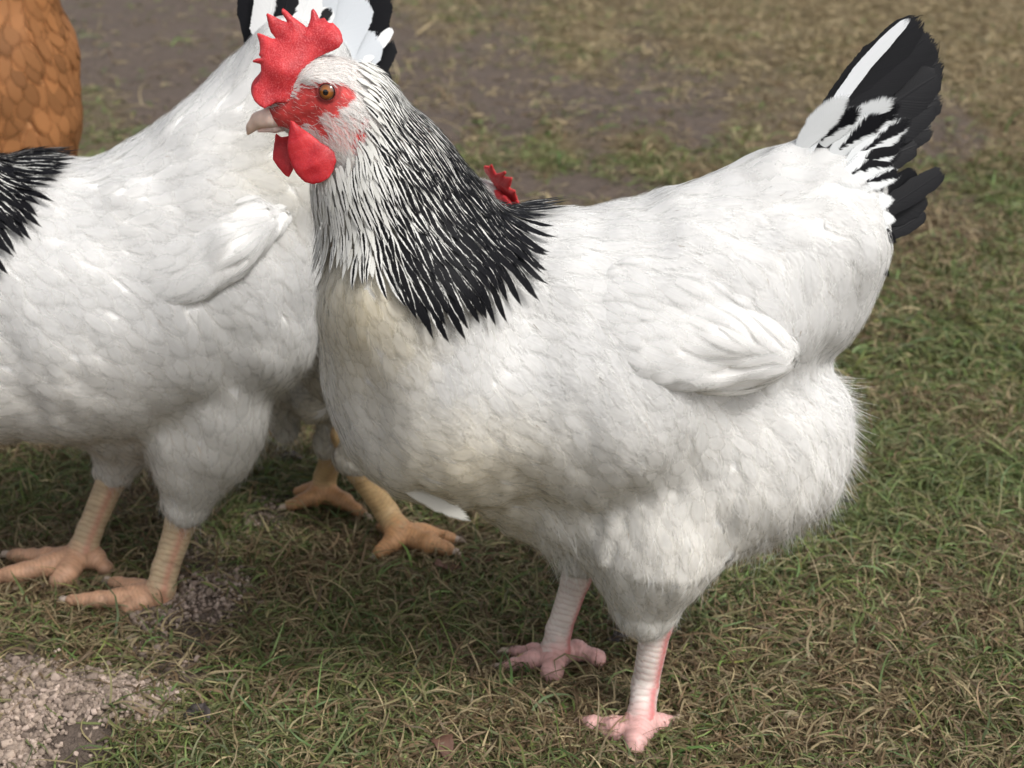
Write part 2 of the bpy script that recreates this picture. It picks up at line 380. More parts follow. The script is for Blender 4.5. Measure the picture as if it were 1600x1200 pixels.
def blade(name, base, tip, width, mat, parent, bend=(0, 0), face=None, bw=0.0, bwtip=None, shape='tail', tint=(1, 1, 1), nseg=14, ncr=9, camber=.12, asym=0.0, thick=0.0):
    """one long feather from base to tip; bend = sideways px-like bow in metres (in plane, out of plane)"""
    base = np.array(base); tip = np.array(tip); ax = tip - base; L = np.linalg.norm(ax); t = ax / L
    f = -AF if face is None else nrm(np.array(face, float)); f = nrm(f - t * (f @ t)); s = np.cross(t, f)
    V, FU, BW, NN = [], [], [], []; rnd = random.random()
    for i in range(nseg + 1):
        v = i / nseg; c = base + ax * v + s * bend[0] * 4 * v * (1 - v) + f * bend[1] * 4 * v * (1 - v)
        dt = nrm(ax + s * bend[0] * 4 * (1 - 2 * v) + f * bend[1] * 4 * (1 - 2 * v)); ss = nrm(np.cross(dt, f))
        if shape == 'tail': wv = (.45 + .55 * min(1, v / .45)) * max(0, 1 - max(0, (v - .55) / .45) ** 3.0) ** .5
        elif shape == 'round': wv = max(v, .03) ** .5 * max(0, 1 - v ** 4) ** .5
        else: wv = max(v, .03) ** .4 * max(0, 1 - v ** 2) ** .8
        for j in range(ncr):
            u = -1 + 2 * j / (ncr - 1)
            wb = 1 + .05 * math.sin(v * 23 + rnd * 40 + u) + .04 * math.sin(v * 51 + rnd * 9)
            V.append(c + ss * (u * wv * wb * width / 2 + asym * width * wv * .2) - f * camber * width * (u * u) * wv)
            NN.append(nrm(f + ss * u * camber * 1.3)); FU.append((u, v, rnd)); BW.append(bw if bwtip is None else bw + (bwtip - bw) * min(1, max(0, v * 1.4 - .2)))
    Q = [(i * ncr + j, i * ncr + j + 1, (i + 1) * ncr + j + 1, (i + 1) * ncr + j) for i in range(nseg) for j in range(ncr - 1)]
    me = mesh_np(name, np.array(V), np.array(Q), [mat], dict(fuv=np.array(FU), bw=np.where(np.array(BW) < .01, -1, np.array(BW)), tint=np.tile(tint, (len(V), 1))), normals=np.array(NN))
    return link(name, me, parent)

# ------------------------------------------------------------------ solid from an outline: real thickness, swelling away from its rim
def poly_sd(poly, q):
    d = np.full(len(q), 1e9); s = np.zeros(len(q), bool); n = len(poly)
    for i in range(n):
        a, b = poly[i], poly[(i + 1) % n]; e = b - a; w_ = q - a
        h = np.clip(w_ @ e / max(e @ e, 1e-12), 0, 1); d = np.minimum(d, np.linalg.norm(w_ - h[:, None] * e, axis=1))
        c = ((a[1] > q[:, 1]) != (b[1] > q[:, 1])) & (q[:, 0] < (b[0] - a[0]) * (q[:, 1] - a[1]) / ((b[1] - a[1]) if b[1] != a[1] else 1e-12) + a[0])
        s ^= c
    return np.where(s, d, -d)
def slab(name, px_poly, Y, tmax, kr, mat, parent, wave=0.0, res=.0006, tint=(1, 1, 1), tilt=0.0, seed=1, edgepale=True):
    pp = np.array(px_poly, float); c = P(*pp.mean(0), Y); m = mpp(c); o2 = to_px(c[None])[0]
    poly = (pp - o2) * m * [1, -1]
    r = np.random.default_rng(seed); ws = r.normal(size=(6, 2)) * 130; ph = r.uniform(0, 6, 6)
    fr = np.stack([AX, AU, AF])
    def f(x):
        xy = x[:, :2]; d = poly_sd(poly, xy); zc = wave * np.sin(xy @ ws.T + ph).sum(1) / 3 + tilt * xy[:, 1]
        T = tmax * (1 - np.exp(-np.maximum(d, 0) / kr)) ** .6 * (1 + .12 * np.sin(xy @ (ws.T * 1.8) + ph).sum(1) / 3)
        return np.where(d > 0, np.abs(x[:, 2] - zc) - T, np.maximum(-d, np.abs(x[:, 2] - zc) * .7) + 1e-5) * .8
    lo = np.array([poly[:, 0].min(), poly[:, 1].min(), -tmax * 2 - abs(wave) * 2 - abs(tilt) * .02]) - .002; hi = np.array([poly[:, 0].max(), poly[:, 1].max(), tmax * 2 + abs(wave) * 2 + abs(tilt) * .02]) + .002
    V, Q = surface_nets(f, lo, hi, res, proj=0)
    # relax the voxel steps
    for _ in range(2):
        acc = np.zeros_like(V); cnt = np.zeros(len(V))
        for a in range(4):
            b = (a + 1) % 4; np.add.at(acc, Q[:, a], V[Q[:, b]]); np.add.at(cnt, Q[:, a], 1); np.add.at(acc, Q[:, b], V[Q[:, a]]); np.add.at(cnt, Q[:, b], 1)
        V = V * .5 + .5 * acc / np.maximum(cnt, 1)[:, None]
    d = poly_sd(poly, V[:, :2]); t = np.clip(.75 + 0 * d, 0, 1)
    Wd = c + V @ fr
    me = mesh_np(name, Wd, Q, [mat], dict(tint=np.tile(np.array(tint, float), (len(V), 1)) * t[:, None])); return link(name, me, parent)

# ------------------------------------------------------------------ legs
def leg(chain, toes, k=.004, res=.0009, palette=None, seed=0):
    """chain: [(pt, r)...] shank down to the foot; toes: list of [(pt, r)...]. returns verts, quads, colours, claws"""
    s = SDF(k=k); segs = []
    for ch, kind in [(chain, 0)] + [(t, 1) for t in toes]:
        for (a, ra), (b, rb) in zip(ch[:-1], ch[1:]): s.C(a, b, ra, rb); segs.append((np.array(a, float), np.array(b, float), kind))
    pts = np.array([p for ch in [chain] + toes for p, _ in ch]); rm = max(r for ch in [chain] + toes for _, r in ch)
    V, Q = surface_nets(s, pts.min(0) - rm - .003, pts.max(0) + rm + .003, res)
    n = s.grad(V); best = np.full(len(V), 1e9); sp_ = np.zeros(len(V)); kd = np.zeros(len(V)); ang = np.zeros(len(V)); cum = 0; prev = None
    run = {}
    for a, b, kind in segs:
        e = b - a; L = np.linalg.norm(e); h = np.clip((V - a) @ e / (L * L), 0, 1); c = a + h[:, None] * e; d = np.linalg.norm(V - c, axis=1)
        start = run.get(tuple(np.round(a, 6)), 0); run[tuple(np.round(b, 6))] = start + L
        t = e / L; f = nrm(np.array([-.8, -.6, 0]) - t * (np.array([-.8, -.6, 0]) @ t)); sd = np.cross(t, f); r_ = V - c
        m = d < best; best = np.where(m, d, best); sp_ = np.where(m, start + h * L, sp_); kd = np.where(m, kind, kd)
        an = np.arctan2(r_ @ sd, r_ @ f); ang = np.where(m, an, ang)
    front = np.cos(ang + .25) > .35                       # broad scutes down the front
    period = np.where(kd > .5, .0034, .0046)
    off = np.where(front, 0, .5) + np.where(np.abs(ang) < .25, .0, .25)
    V0n = vnoise(V[:, [0, 2]] + V[:, [1, 1]], seed + 9, 2, 120.)
    V = V + n * (.0004 * np.cos(2 * math.pi * sp_ / .0135) * (kd > .5))[:, None]
    ph = (sp_ / period + off + .22 * V0n) % 1.0; groove = np.exp(-((ph - .0) / .13) ** 2) + np.exp(-((ph - 1) / .13) ** 2)
    side = np.exp(-((np.abs(ang - .05) - .85) / .16) ** 2) * (kd < .5)
    V = V - n * (.00032 * groove * np.where(front | (kd > .5), 1, .5))[:, None]
    pal = palette; rr = np.random.default_rng(seed)
    nz = vnoise(V[:, [0, 2]] * 1.0 + V[:, 1:2], seed, 3, 160.)[:, None]
    col = np.where((kd < .5)[:, None], np.array(pal['scute']), np.array(pal['toe'])) * (1 + .12 * nz)
    Lt = sp_[kd < .5].max(); bl = np.clip((sp_ - (Lt - .016)) / .014, 0, 1) * (kd < .5) * np.clip(.8 + nz[:, 0], 0, 1); col = col * (1 - bl[:, None]) + np.array(pal['toe']) * bl[:, None]
    red = np.exp(-((ang - pal.get('ra', 1.3)) / pal.get('rw', .42)) ** 2) * (kd < .5)
    col = col * (1 - red[:, None] * pal.get('rs', .8)) + np.array(pal['red']) * red[:, None] * pal.get('rs', .8)
    col = col * (1 - (groove * pal.get('gd', .4))[:, None]) + np.array(pal['groove']) * (groove * pal.get('gd', .4))[:, None]
    low = np.clip((.016 - V[:, 2]) / .012, 0, 1) * np.clip(vnoise(V[:, :2], seed + 5, 3, 110.) + .35, 0, 1)   # mud caked on the toes
    col = col * (1 - .75 * low[:, None]) + np.array([.045, .032, .022]) * .75 * low[:, None]
    return V, Q, np.clip(col, 0, 1)
def claws(toes, parent, col=(.36, .28, .22)):
    for t in toes:
        (a, ra), (b, rb) = t[-2], t[-1]; a = np.array(a, float); b = np.array(b, float); d = nrm((b - a)[None])[0]
        s = SDF(k=.001); m = b + d * .008 + np.array([0, 0, .0012]); e = b + d * .016 - np.array([0, 0, .003])
        s.C(b - d * .001, m, rb * .72, rb * .5); s.C(m, e, rb * .5, .0005)
        pts = np.array([b - d * .001, m, e]); V, Q = surface_nets(s, pts.min(0) - rb - .001, pts.max(0) + rb + .001, .0007)
        me = mesh_np('claw', V, Q, [M_CLAW], dict(tint=np.tile(col, (len(V), 1)))); link('claw', me, parent)
def join_np(parts):
    V, Q, C, MI, o = [], [], [], [], 0
    for v, q, c, mi in parts: V.append(v); Q.append(q + o); C.append(np.broadcast_to(c, (len(v), 3))); MI.append(np.full(len(q), mi)); o += len(v)
    return np.concatenate(V), np.concatenate(Q), np.concatenate(C), np.concatenate(MI)
def inset(s, V, d): return V - s.grad(V) * d
def sample(V, Q, n, mask=None):
    a, b, c, d = (V[Q[:, i]] for i in range(4)); ar = np.linalg.norm(np.cross(c - a, d - b), axis=1)
    f = RNG.choice(len(Q), n, p=ar / ar.sum()); s, t = RNG.random((2, n, 1)); p = (a[f] * (1 - s) + b[f] * s) * (1 - t) + (d[f] * (1 - s) + c[f] * s) * t
    return p if mask is None else p[mask(p)]
def box_of(s, pad):
    lo, hi = [], []
    for q in s.pr:
        if q[0] == 'e': r = q[3].max(); lo.append(q[1] - r); hi.append(q[1] + r)
        else: r = max(q[3]); lo.append(np.minimum(q[1], q[2]) - r); hi.append(np.maximum(q[1], q[2]) + r)
    return np.min(lo, 0) - pad, np.max(hi, 0) + pad
WHITE_T = np.array([1., 1., 1.]); UNDER = np.array([.84, .83, .81])
exec_order = []
# ------------------------------------------------------------------ the hen in front
def YM(px): return .885 + (px - 950) * .00012
def poly_px(pts): return [(360 + x / 3.75, y / 3.75) for x, y in pts]
def in_poly(poly, q):
    return poly_sd(np.array(poly, float), q)
HY = YM(510)
def head_sdf(s):
    y = HY
    s.E(512, 142, y, 62, 52, 20, .0165, k=.008); s.E(548, 165, y, 58, 62, 0, .017, k=.010)
    s.E(470, 165, y, 46, 34, 10, .0115, k=.008); s.E(448, 178, y, 26, 22, 0, .008, k=.006)
    s.E(530, 215, y, 48, 44, 20, .0165, k=.010); s.E(495, 205, y, 40, 26, 10, .010, k=.008)
    s.E(502, 128, y - .0105, 27, 9, 12, .006, k=.005)              # brow ridge
    s.E(565, 190, y - .010, 26, 24, 30, .009, k=.007)              # ear tuft
    return s
def build_body_sdf():
    s = SDF(k=.022, lump=.0016, lscale=.065, seed=3, shrink=.0048); s.puff = .0009
    s.C(P(556, 215, HY + .004), P(612, 300, YM(600)), .024, .038, k=.02)
    s.C(P(577, 190, HY + .004), P(684, 326, YM(690)), .022, .014, k=.018)
    s.C(P(608, 300, YM(600)), P(658, 415, YM(660)), .035, .056, k=.025)
    s.E(674, 535, YM(690), 178, 205, 0, .080, k=.025)
    s.E(700, 640, YM(720), 178, 165, 25, .078, k=.03)
    s.E(900, 560, YM(900), 260, 246, 8, .092)
    s.E(1080, 475, YM(1080), 225, 192, -12, .085)
    s.E(1240, 385, YM(1240), 158, 152, -30, .064)
    s.E(1280, 455, YM(1280), 92, 118, 15, .050, k=.012)
    s.C(P(1262, 330, YM(1262)), P(1356, 236, YM(1356)), .042, .023, k=.02)
    s.C(P(1120, 322, YM(1120)), P(1200, 280, YM(1200)), .019, .019, k=.02); s.C(P(1200, 284, YM(1200)), P(1318, 172, YM(1318)), .018, .0085, k=.016)
    s.C(P(1330, 380, YM(1330)), P(1362, 300, YM(1362)), .022, .014, k=.012)
    s.E(1135, 700, YM(1135) - .022, 185, 178, 0, .060, k=.030)     # near thigh
    s.E(1235, 690, YM(1235), 98, 130, 10, .064, k=.022)            # fluff behind the thighs
    s.E(1110, 720, YM(1110) + .035, 170, 150, 0, .045, k=.02)      # far thigh mass
    s.E(1030, 800, YM(1030) - .030, 128, 118, 0, .038, k=.026); s.E(985, 850, .868, 84, 80, 30, .034, k=.022); s.E(825, 765, .885, 95, 80, 20, .055, k=.025)
    s.C(P(1020, 860, .848), P(1008, 945, .848), .045, .026, k=.022)
    s.C(P(960, 760, .925), P(908, 872, .917), .046, .018, k=.015); s.E(880, 775, .885, 110, 85, 25, .05, k=.02)
    s.E(865, 835, .865, 34, 50, -15, .016, k=.008)                 # belly tuft between the legs
    s.E(640, 470, YM(640) - .03, 130, 120, 0, .045, k=.03)
    return s
def build_wing_sdf(bs, cen, off=.004, tk=None, k=.02, roll=6):
    s = SDF(k=k, lump=.0006, lscale=.05, seed=9)
    for i, (x, y, rx, ry, rot) in enumerate(cen):
        h = bs.hit(x, y); n = bs.grad(h[None])[0]
        c = h - n * off[i]; m = mpp(c); a = R(rot); i0 = AX * math.cos(a) - AU * math.sin(a)
        ii = nrm(i0 - (i0 @ n) * n); jj = np.cross(n, ii); jj = jj * np.sign(jj @ AU); ff = -n; th = R(roll); ps = R(6)      # lies on the flank, lower edge a little proud
        s.pr.append(('e', c, np.stack([ii * math.cos(ps) - ff * math.sin(ps), jj * math.cos(th) + ff * math.sin(th), ff * math.cos(th) - jj * math.sin(th)]), np.array([rx * m, ry * m, tk[i]]), k))
    return s
FLOW_MAIN = [(400,140,0),(470,120,-10),(510,100,8),(560,110,35),(606,150,50),(645,200,48),(700,250,46),(540,170,25),(480,190,18),(500,215,35),(545,230,60),(560,260,88),(500,330,92),(480,400,92),(560,400,86),(620,300,66),(640,250,56),
 (700,280,48),(760,320,36),(830,345,14),(800,390,30),(700,340,56),(650,400,66),(740,440,52),(680,480,66),(780,480,48),(560,560,84),(510,600,76),(540,700,58),(700,560,58),(680,660,34),(600,640,58),(650,750,28),(740,790,22),
 (900,430,20),(850,520,38),(860,620,36),(800,720,34),(900,760,62),(880,860,78),(950,800,70),(1000,700,40),(930,330,4),(1000,320,-4),(1100,300,-14),(1180,260,-28),(1250,205,-48),(1310,140,-55),(1350,200,-45),(1380,300,-20),(1250,300,-10),(1200,350,15),
 (1130,380,32),(1300,350,20),(1260,430,60),(1330,430,70),(1280,520,95),(1370,400,45),(1230,560,40),(1100,500,32),(1150,640,25),(1230,600,30),(1300,640,48),(1320,720,70),(1260,800,85),(1180,860,88),(1150,720,62),(1100,800,85),(1030,800,82),(1020,930,90),(960,880,80)]
def paint_body(V, col0=UNDER): return np.tile(col0, (len(V), 1))
FACE_RED = poly_px([(375,520),(395,470),(440,500),(480,478),(555,462),(640,478),(705,492),(742,545),(722,585),(690,625),(640,640),(650,700),(600,690),(560,665),(520,690),(560,760),(600,800),(560,820),(510,790),(470,750),(430,735),(400,760),(350,760),(240,745),(212,700),(215,640),(240,600),(300,560),(350,560)])
LOBE = poly_px([(800,680),(835,690),(815,740),(790,790),(775,850),(755,930),(735,930),(715,860),(730,800),(770,730)])
def paint_head(V):
    q = to_px(V); n1 = vnoise(q, 2, 3, .09)
    d1 = in_poly(FACE_RED, q) + n1 * 2.0; d2 = in_poly(LOBE, q) + n1 * 2
    d = np.maximum(d1, d2); m = np.clip(d / 3.0 + .5, 0, 1)
    pink = np.clip(1 - np.linalg.norm((q - [530, 205]) / [52, 36], axis=1), 0, 1) ** .5 * .75
    wht = np.array([.72, .66, .62]); pk = np.array([.66, .24, .22]); red = np.array([.55, .055, .05])
    c = wht * (1 - pink[:, None]) + pk * pink[:, None]
    red = red * (1 + .25 * vnoise(q, 4, 3, .16)[:, None])
    rim = np.exp(-((np.linalg.norm(q - [512, 142], axis=1) - 18.5) / 2.2) ** 2)[:, None]
    red = red * (1 - rim * .5)
    return np.clip(c * (1 - m[:, None]) + red * m[:, None], 0, 1)

t_main = G(950, 1090)
hen = thing('hen', t_main, 'white hen standing in front, head up and facing left, black streaked neck and black tail', 'hen', 'white hens with black necks')
BS = build_body_sdf()
HS = SDF(k=.02, lump=0, seed=3); HS.pr = list(BS.pr[:3]); head_sdf(HS)
lo, hi = box_of(BS, .006)
Vb, Qb = surface_nets(BS, lo, hi, .0042)
# head: finer skin, from the neck up; the seam hides under the hackles
Vh, Qh = surface_nets(HS, P(420, 268, HY) - [0, .045, 0], P(740, 70, HY) + [0, .045, 0], .0012)
up = lambda V: to_px(V)[:, 1]
Qb = Qb[(up(Vb)[Qb].min(1) > 240)]
LP = dict(scute=(.66, .58, .53), toe=(.62, .36, .33), red=(.50, .11, .11), groove=(.36, .20, .16), ra=-1.75)
near_chain = [(P(1040, 900, .853), .0125), (P(1026, 975, .852), .0108), (G(1008, 1070, .030), .0092), (G(1002, 1122, .014), .0098), (G(1001, 1136, .010), .0095)]
ft = near_chain[-1][0]
near_toes = [[(ft, .0088), (G(962, 1136, .008), .0072), (G(925, 1132, .006), .0055), (G(902, 1128, .004), .0040)],
             [(ft, .0088), (G(975, 1146, .008), .0068), (G(945, 1150, .005), .0050)],
             [(ft, .0088), (G(994, 1156, .009), .0080), (G(992, 1168, .007), .0062)],
             [(ft, .0080), (G(1028, 1130, .008), .0062), (G(1046, 1126, .006), .0045)]]
far_chain = [(P(912, 860, .925), .0115), (P(900, 905, .922), .0105), (G(873, 985, .032), .0092), (G(868, 1015, .018), .0105), (G(866, 1024, .012), .010)]
ff = far_chain[-1][0]
far_toes = [[(ff, .009), (G(864, 1045, .011), .0078), (G(860, 1056, .007), .0070)],
            [(ff, .009), (G(835, 1030, .010), .0068), (G(806, 1038, .006), .0048), (G(790, 1040, .005), .0036)],
            [(ff, .008), (G(835, 1018, .008), .0058), (G(802, 1018, .006), .0040)],
            [(ff, .0085), (G(900, 1016, .011), .0072), (G(934, 1028, .007), .0062)]]
La = leg(near_chain, near_toes, palette=LP, seed=1); Lb = leg(far_chain, far_toes, palette=dict(LP, ra=-2.0), seed=2)
V, Q, C, MI = join_np([(inset(BS, Vb, .0016), Qb, UNDER, 0), (Vh, Qh, 0, 1), (La[0], La[1], 0, 2), (Lb[0], Lb[1], 0, 2)])
nb, nh, na = len(Vb), len(Vh), len(La[0])
C = C.copy(); C[nb:nb + nh] = paint_head(Vh); C[nb + nh:nb + nh + na] = La[2]; C[nb + nh + na:] = Lb[2]
body = link('body', mesh_np('body', V, Q, [M_UNDER, M_SKIN, M_SCALE], dict(tint=C), matidx=MI), hen)
claws(near_toes[:1] + near_toes[3:], hen); claws(far_toes[1:3], hen)
FL = make_flow(FLOW_MAIN)
# --- plumage of the trunk
wing_poly = [(860,375),(960,345),(1070,372),(1150,430),(1245,545),(1150,590),(1060,625),(985,600),(930,560),(880,500)]
SIZE = [(520,300,40),(560,500,52),(540,650,56),(680,720,58),(700,560,58),(800,650,62),(900,760,62),(1000,340,80),(1100,320,90),(1230,330,95),(1250,450,105),(1320,400,85),(1290,540,80),(1150,650,62),(1250,700,66),(1100,800,58),(1020,920,46),(880,860,50)]
def px2m(p): return (p - C0) @ AF / FPX
def trunk(sdf, V, Q, flow, size, name, parent, tintfn, ymin=245, ncand=34000, mask=None, mat=None, lift=.0010):
    sz = lambda p: idw([(a, b) for a, b, c in size], [c for a, b, c in size], to_px(p)) * px2m(p)
    mk = (lambda p: (to_px(p)[:, 1] > ymin)) if mask is None else mask
    r = scatter(V, Q, lambda p: sz(p) * .235, ncand, mk)
    L = sz(r) * 1.05; q = to_px(r)
    return feathers(name, sdf, r, flow, L, L * .76, RNG.uniform(-.0003, .0004, len(r)), lift, tintfn(r), 0.0, mat or M_WHITE, parent, nblend=.15, camber=.11, jitter=.26, curl=.5, hp=-1, nseg=8, ncr=7)
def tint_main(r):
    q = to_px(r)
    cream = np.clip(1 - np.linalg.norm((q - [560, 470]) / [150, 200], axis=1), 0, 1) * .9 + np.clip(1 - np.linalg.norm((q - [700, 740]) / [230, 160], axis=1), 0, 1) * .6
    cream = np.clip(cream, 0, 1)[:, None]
    low = np.clip((q[:, 1:] - 600) / 250, 0, 1)  # creamier downwards: warm tone of the underside's shade, put into the feather colour
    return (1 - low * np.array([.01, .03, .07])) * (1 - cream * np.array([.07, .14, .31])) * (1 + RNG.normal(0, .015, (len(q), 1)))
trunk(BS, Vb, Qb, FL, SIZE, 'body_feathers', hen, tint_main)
def fuzz(sdf, V, Q, flow, n, parent, tintfn, mask, name='fluff', L=.0070, W=.00024, stain=.0020):
    r = sample(V, Q, n, mask); r = r + sdf.grad(r) * RNG.uniform(.0002, .0022, len(r))[:, None]
    t = tintfn(r); st = RNG.random(len(r)) < stain                 # a few soiled barbs
    t = np.where(st[:, None], np.array([.20, .135, .085]) * np.exp(RNG.normal(0, .4, (len(r), 1))), t)
    return strands(name, sdf, r, flow, L, np.where(st, W * 1.7, W), .06, t, parent, jitter=.22)
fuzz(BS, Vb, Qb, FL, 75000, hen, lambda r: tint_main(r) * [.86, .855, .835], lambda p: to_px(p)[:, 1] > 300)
# --- near wing
WC = [(960, 470, 120, 105, 10), (1060, 500, 130, 100, 25), (1130, 520, 110, 66, 32), (1125, 565, 100, 56, 4), (1185, 548, 66, 30, 12)]
WS = build_wing_sdf(BS, WC, k=.012, off=(.0175, .0098, .0047, .0040, .0030), tk=(.0100, .0100, .0085, .0065, .0055))
tipp = BS.project(P(1228, 556, YM(1200) - .05)[None], -.004)[0]; mid = P(1130, 525, BS.hit(1130, 525)[1] + .002)
WS.C(mid, tipp, .014, .006, k=.014)
lo, hi = box_of(WS, .004); Vw, Qw = surface_nets(WS, lo, hi, .003)
wing = link('wing', mesh_np('wing', inset(WS, Vw, .001), Qw, [M_UNDER], dict(tint=np.tile(UNDER, (len(Vw), 1)))), hen)
WFLOW = make_flow([(870,400,20),(900,480,32),(960,580,30),(1000,380,14),(1060,500,27),(1040,610,8),(1100,400,34),(1150,440,42),(1120,590,2),(1180,575,-8),(1200,510,46),(1240,545,30),(1150,500,33)])
wm = lambda p: (WS.grad(p) @ AF < .35) & (np.linalg.norm(to_px(p) - [1240, 560], axis=1) > 9)
def wsz(p):
    q = to_px(p); return idw([(880,420),(950,480),(1000,560),(1100,430),(1100,540),(1180,540)], [52, 60, 80, 85, 120, 120], q) * px2m(p)
r = scatter(Vw, Qw, lambda p: wsz(p) * .22, 9000, wm)
L = wsz(r); q = to_px(r); room = np.hypot(q[:, 0] - 1240, q[:, 1] - 560) * px2m(r) + .004; L = np.minimum(L, np.maximum(room, .010))
feathers('wing_covert', WS, r, WFLOW, L, np.where(wsz(r) / px2m(r) > 95, .0125, np.minimum(L * .62, .026)), RNG.uniform(-.0006, .0003, len(r)), .0020, np.tile([1, 1., 1.], (len(r), 1)), 0, M_WHITE, wing, nblend=.18, jitter=.06, camber=.18, hp=-1)
# --- neck hackles
HCT = [(560,100,.03,34),(590,140,.30,36),(620,180,.56,42),(600,220,.50,44),(640,260,.62,50),(700,260,.70,56),(570,240,.18,44),(570,290,.26,48),(600,320,.55,56),(700,340,.74,64),(780,320,.74,74),(640,400,.72,64),(720,420,.88,76),(800,380,.86,80),(760,460,.90,82),
       (520,300,.03,44),(490,340,.09,44),(500,390,.09,44),(550,380,.18,50),(590,420,.42,56),(650,470,.72,70),(540,440,.10,46),(500,250,.0,32)]
NECK_POLY = [(560,92),(610,125),(690,190),(745,262),(775,300),(788,345),(780,388),(750,428),(705,450),(660,450),(610,430),(560,400),(500,385),(470,350),(455,290),(505,262),(545,262),(560,225),(572,180),(560,140)]
hb = lambda p: idw([(a, b) for a, b, c, d in HCT], [(c, d) for a, b, c, d in HCT], to_px(p), 4)
def neck_mask(p):
    q = to_px(p); return (poly_sd(np.array(NECK_POLY, float), q) > -3) | ((q[:, 1] < 400) & (q[:, 0] > 578) & (q[:, 0] < 770) & (q[:, 1] > 100) & (q[:, 1] > (q[:, 0] - 560) * .75 + 20)) | ((q[:, 1] < 430) & (p[:, 1] > YM(640) + .02) & (q[:, 0] < 800) & (q[:, 1] > 120))
hv = lambda: None
NV, NQ = np.concatenate([Vb, Vh]), np.concatenate([Qb, Qh + len(Vb)])
NS = SDF(k=.02, lump=.0, seed=3, shrink=.0); NS.pr = list(BS.pr[:5]) + list(HS.pr[2:]) + [BS.pr[-1]]
NS.pr = [p for p in BS.pr] + list(HS.pr[2:]); NS.lump = 0.0012; NS.w, NS.ph = BS.w, BS.ph
r = scatter(NV, NQ, lambda p: hb(p)[:, 1] * px2m(p) * .185, 42000, neck_mask)
bv = hb(r); q = to_px(r); order = np.argsort(-(q[:, 1] + q[:, 0] * .3)); r = r[order]; bv = bv[order]; q = q[order]
L = bv[:, 1] * px2m(r) * 1.15
nearfront = np.clip((q[:, 0] - 560) / 60, 0, 1)
bwv = np.clip(bv[:, 0] * (.88 + .26 * RNG.random(len(r))), 0, .82)
front = q[:, 0] < 590 - (q[:, 1] < 280) * 8
bwv = np.where(front & (RNG.random(len(r)) > .35), 0.0, bwv)
ti = np.where((bwv > 0)[:, None], np.array([.95, .95, .93]), np.array([.86, .86, .83])); L = np.where(bwv > 0, L, L * .8)
# lift follows the order so lower rows lie underneath
rank = np.clip((640 - q[:, 1] * .8 - q[:, 0] * .25) / 500, 0, 1)
feathers('neck_feathers', NS, r, FL, L, L * np.where(bv[:, 0] > .3, .34, .36), .0004 + .0016 * rank, .0017, ti, bwv, M_HACK, hen, nseg=6, ncr=5, shape='lance', nblend=.35, jitter=.055, camber=.22)
# --- short feathers and bristles of the head
hm = lambda p: (in_poly(FACE_RED, to_px(p)) < 3) & (in_poly(LOBE, to_px(p)) < 1) & (to_px(p)[:, 1] < 275) & (to_px(p)[:, 0] < 612)
hsz = lambda p: idw([(500,95),(560,120),(545,165),(520,215),(480,200),(540,250)], [17, 24, 22, 18, 14, 30], to_px(p)) * px2m(p)
r = scatter(Vh, Qh, lambda p: hsz(p) * .20, 16000, hm)
q = to_px(r); thin = np.linalg.norm((q - [520, 205]) / [46, 30], axis=1) < 1; r = r[~thin | (RNG.random(len(r)) > .72)]
L = hsz(r) * 1.2
feathers('head_feathers', HS, r, FL, L, L * .34, .0001, .0012, np.tile([1, .985, .97], (len(r), 1)), 0, M_WHITE, hen, nseg=4, ncr=3, shape='lance', nblend=.4, jitter=.22)
r = scatter(Vh, Qh, lambda p: np.full(len(p), .0011), 16000, lambda p: (in_poly(FACE_RED, to_px(p)) < 6) & (to_px(p)[:, 1] < 280) & (to_px(p)[:, 0] < 640))
strands('face_bristles', HS, r, FL, .0065, .00035, .28, np.tile([.84, .80, .77], (len(r), 1)), hen, jitter=.28)
r = scatter(Vh, Qh, lambda p: np.full(len(p), .0022), 5000, lambda p: (in_poly(FACE_RED, to_px(p)) > 0) & (np.linalg.norm(to_px(p) - [512, 142], axis=1) > 22))
strands('lore_bristles', HS, r, FL, .0042, .00026, .25, np.tile([.80, .62, .58], (len(r), 1)), hen, jitter=.3)
# --- down that frays the outline
def down(name, sdf, V, Q, sp, cand, maskf, L, W, rise, col, parent, flow, jitter=.35):
    r = scatter(V, Q, lambda p: np.full(len(p), sp), cand, maskf)
    return strands(name, sdf, r, flow, L, W, rise, np.tile(col, (len(r), 1)), parent, jitter=jitter)
fl_poly = [(1230,560),(1330,570),(1380,700),(1320,840),(1180,920),(1080,920),(1060,990),(930,990),(900,900),(840,900),(820,800),(960,850),(1100,800),(1190,760),(1240,660)]
down('down_fringe', BS, Vb, Qb, .0020, 40000, lambda p: poly_sd(np.array(fl_poly, float), to_px(p)) > 0, .0105, .00028, .50, [.86, .85, .83], hen, FL)
for b_, t_, w_ in (((612,752),(738,816),46),((590,735),(700,800),44),((650,765),(726,806),34)):
    hb_ = BS.hit(*b_); q_ = BS.project((P(t_[0], t_[1], hb_[1] + .012))[None], .002, n=1)[0] if b_[0] > 800 else P(t_[0], t_[1], hb_[1] + .014)
    blade('loose_feather', hb_ + AF * .002, q_ if b_[0] < 800 else P(t_[0], t_[1], hb_[1] + .004), w_ * mpp(hb_), M_COV, hen, bend=(-4 * mpp(hb_), .002), bw=0, shape='round', tint=(.76, .74, .68), camber=.10)
down('down_fringe', BS, Vb, Qb, .0014, 60000, lambda p: poly_sd(np.array([(815,770),(900,770),(905,890),(835,890)], float), to_px(p)) > 0, .020, .0004, .35, [.84, .83, .80], hen, FL, jitter=.18)
down('down_fringe', BS, Vb, Qb, .0018, 40000, lambda p: poly_sd(np.array([(1255,560),(1400,560),(1400,760),(1300,840),(1180,900),(1150,860),(1240,800),(1290,720),(1290,640)], float), to_px(p)) > 0, .0125, .00036, .85, [.86, .85, .83], hen, FL, jitter=.3)
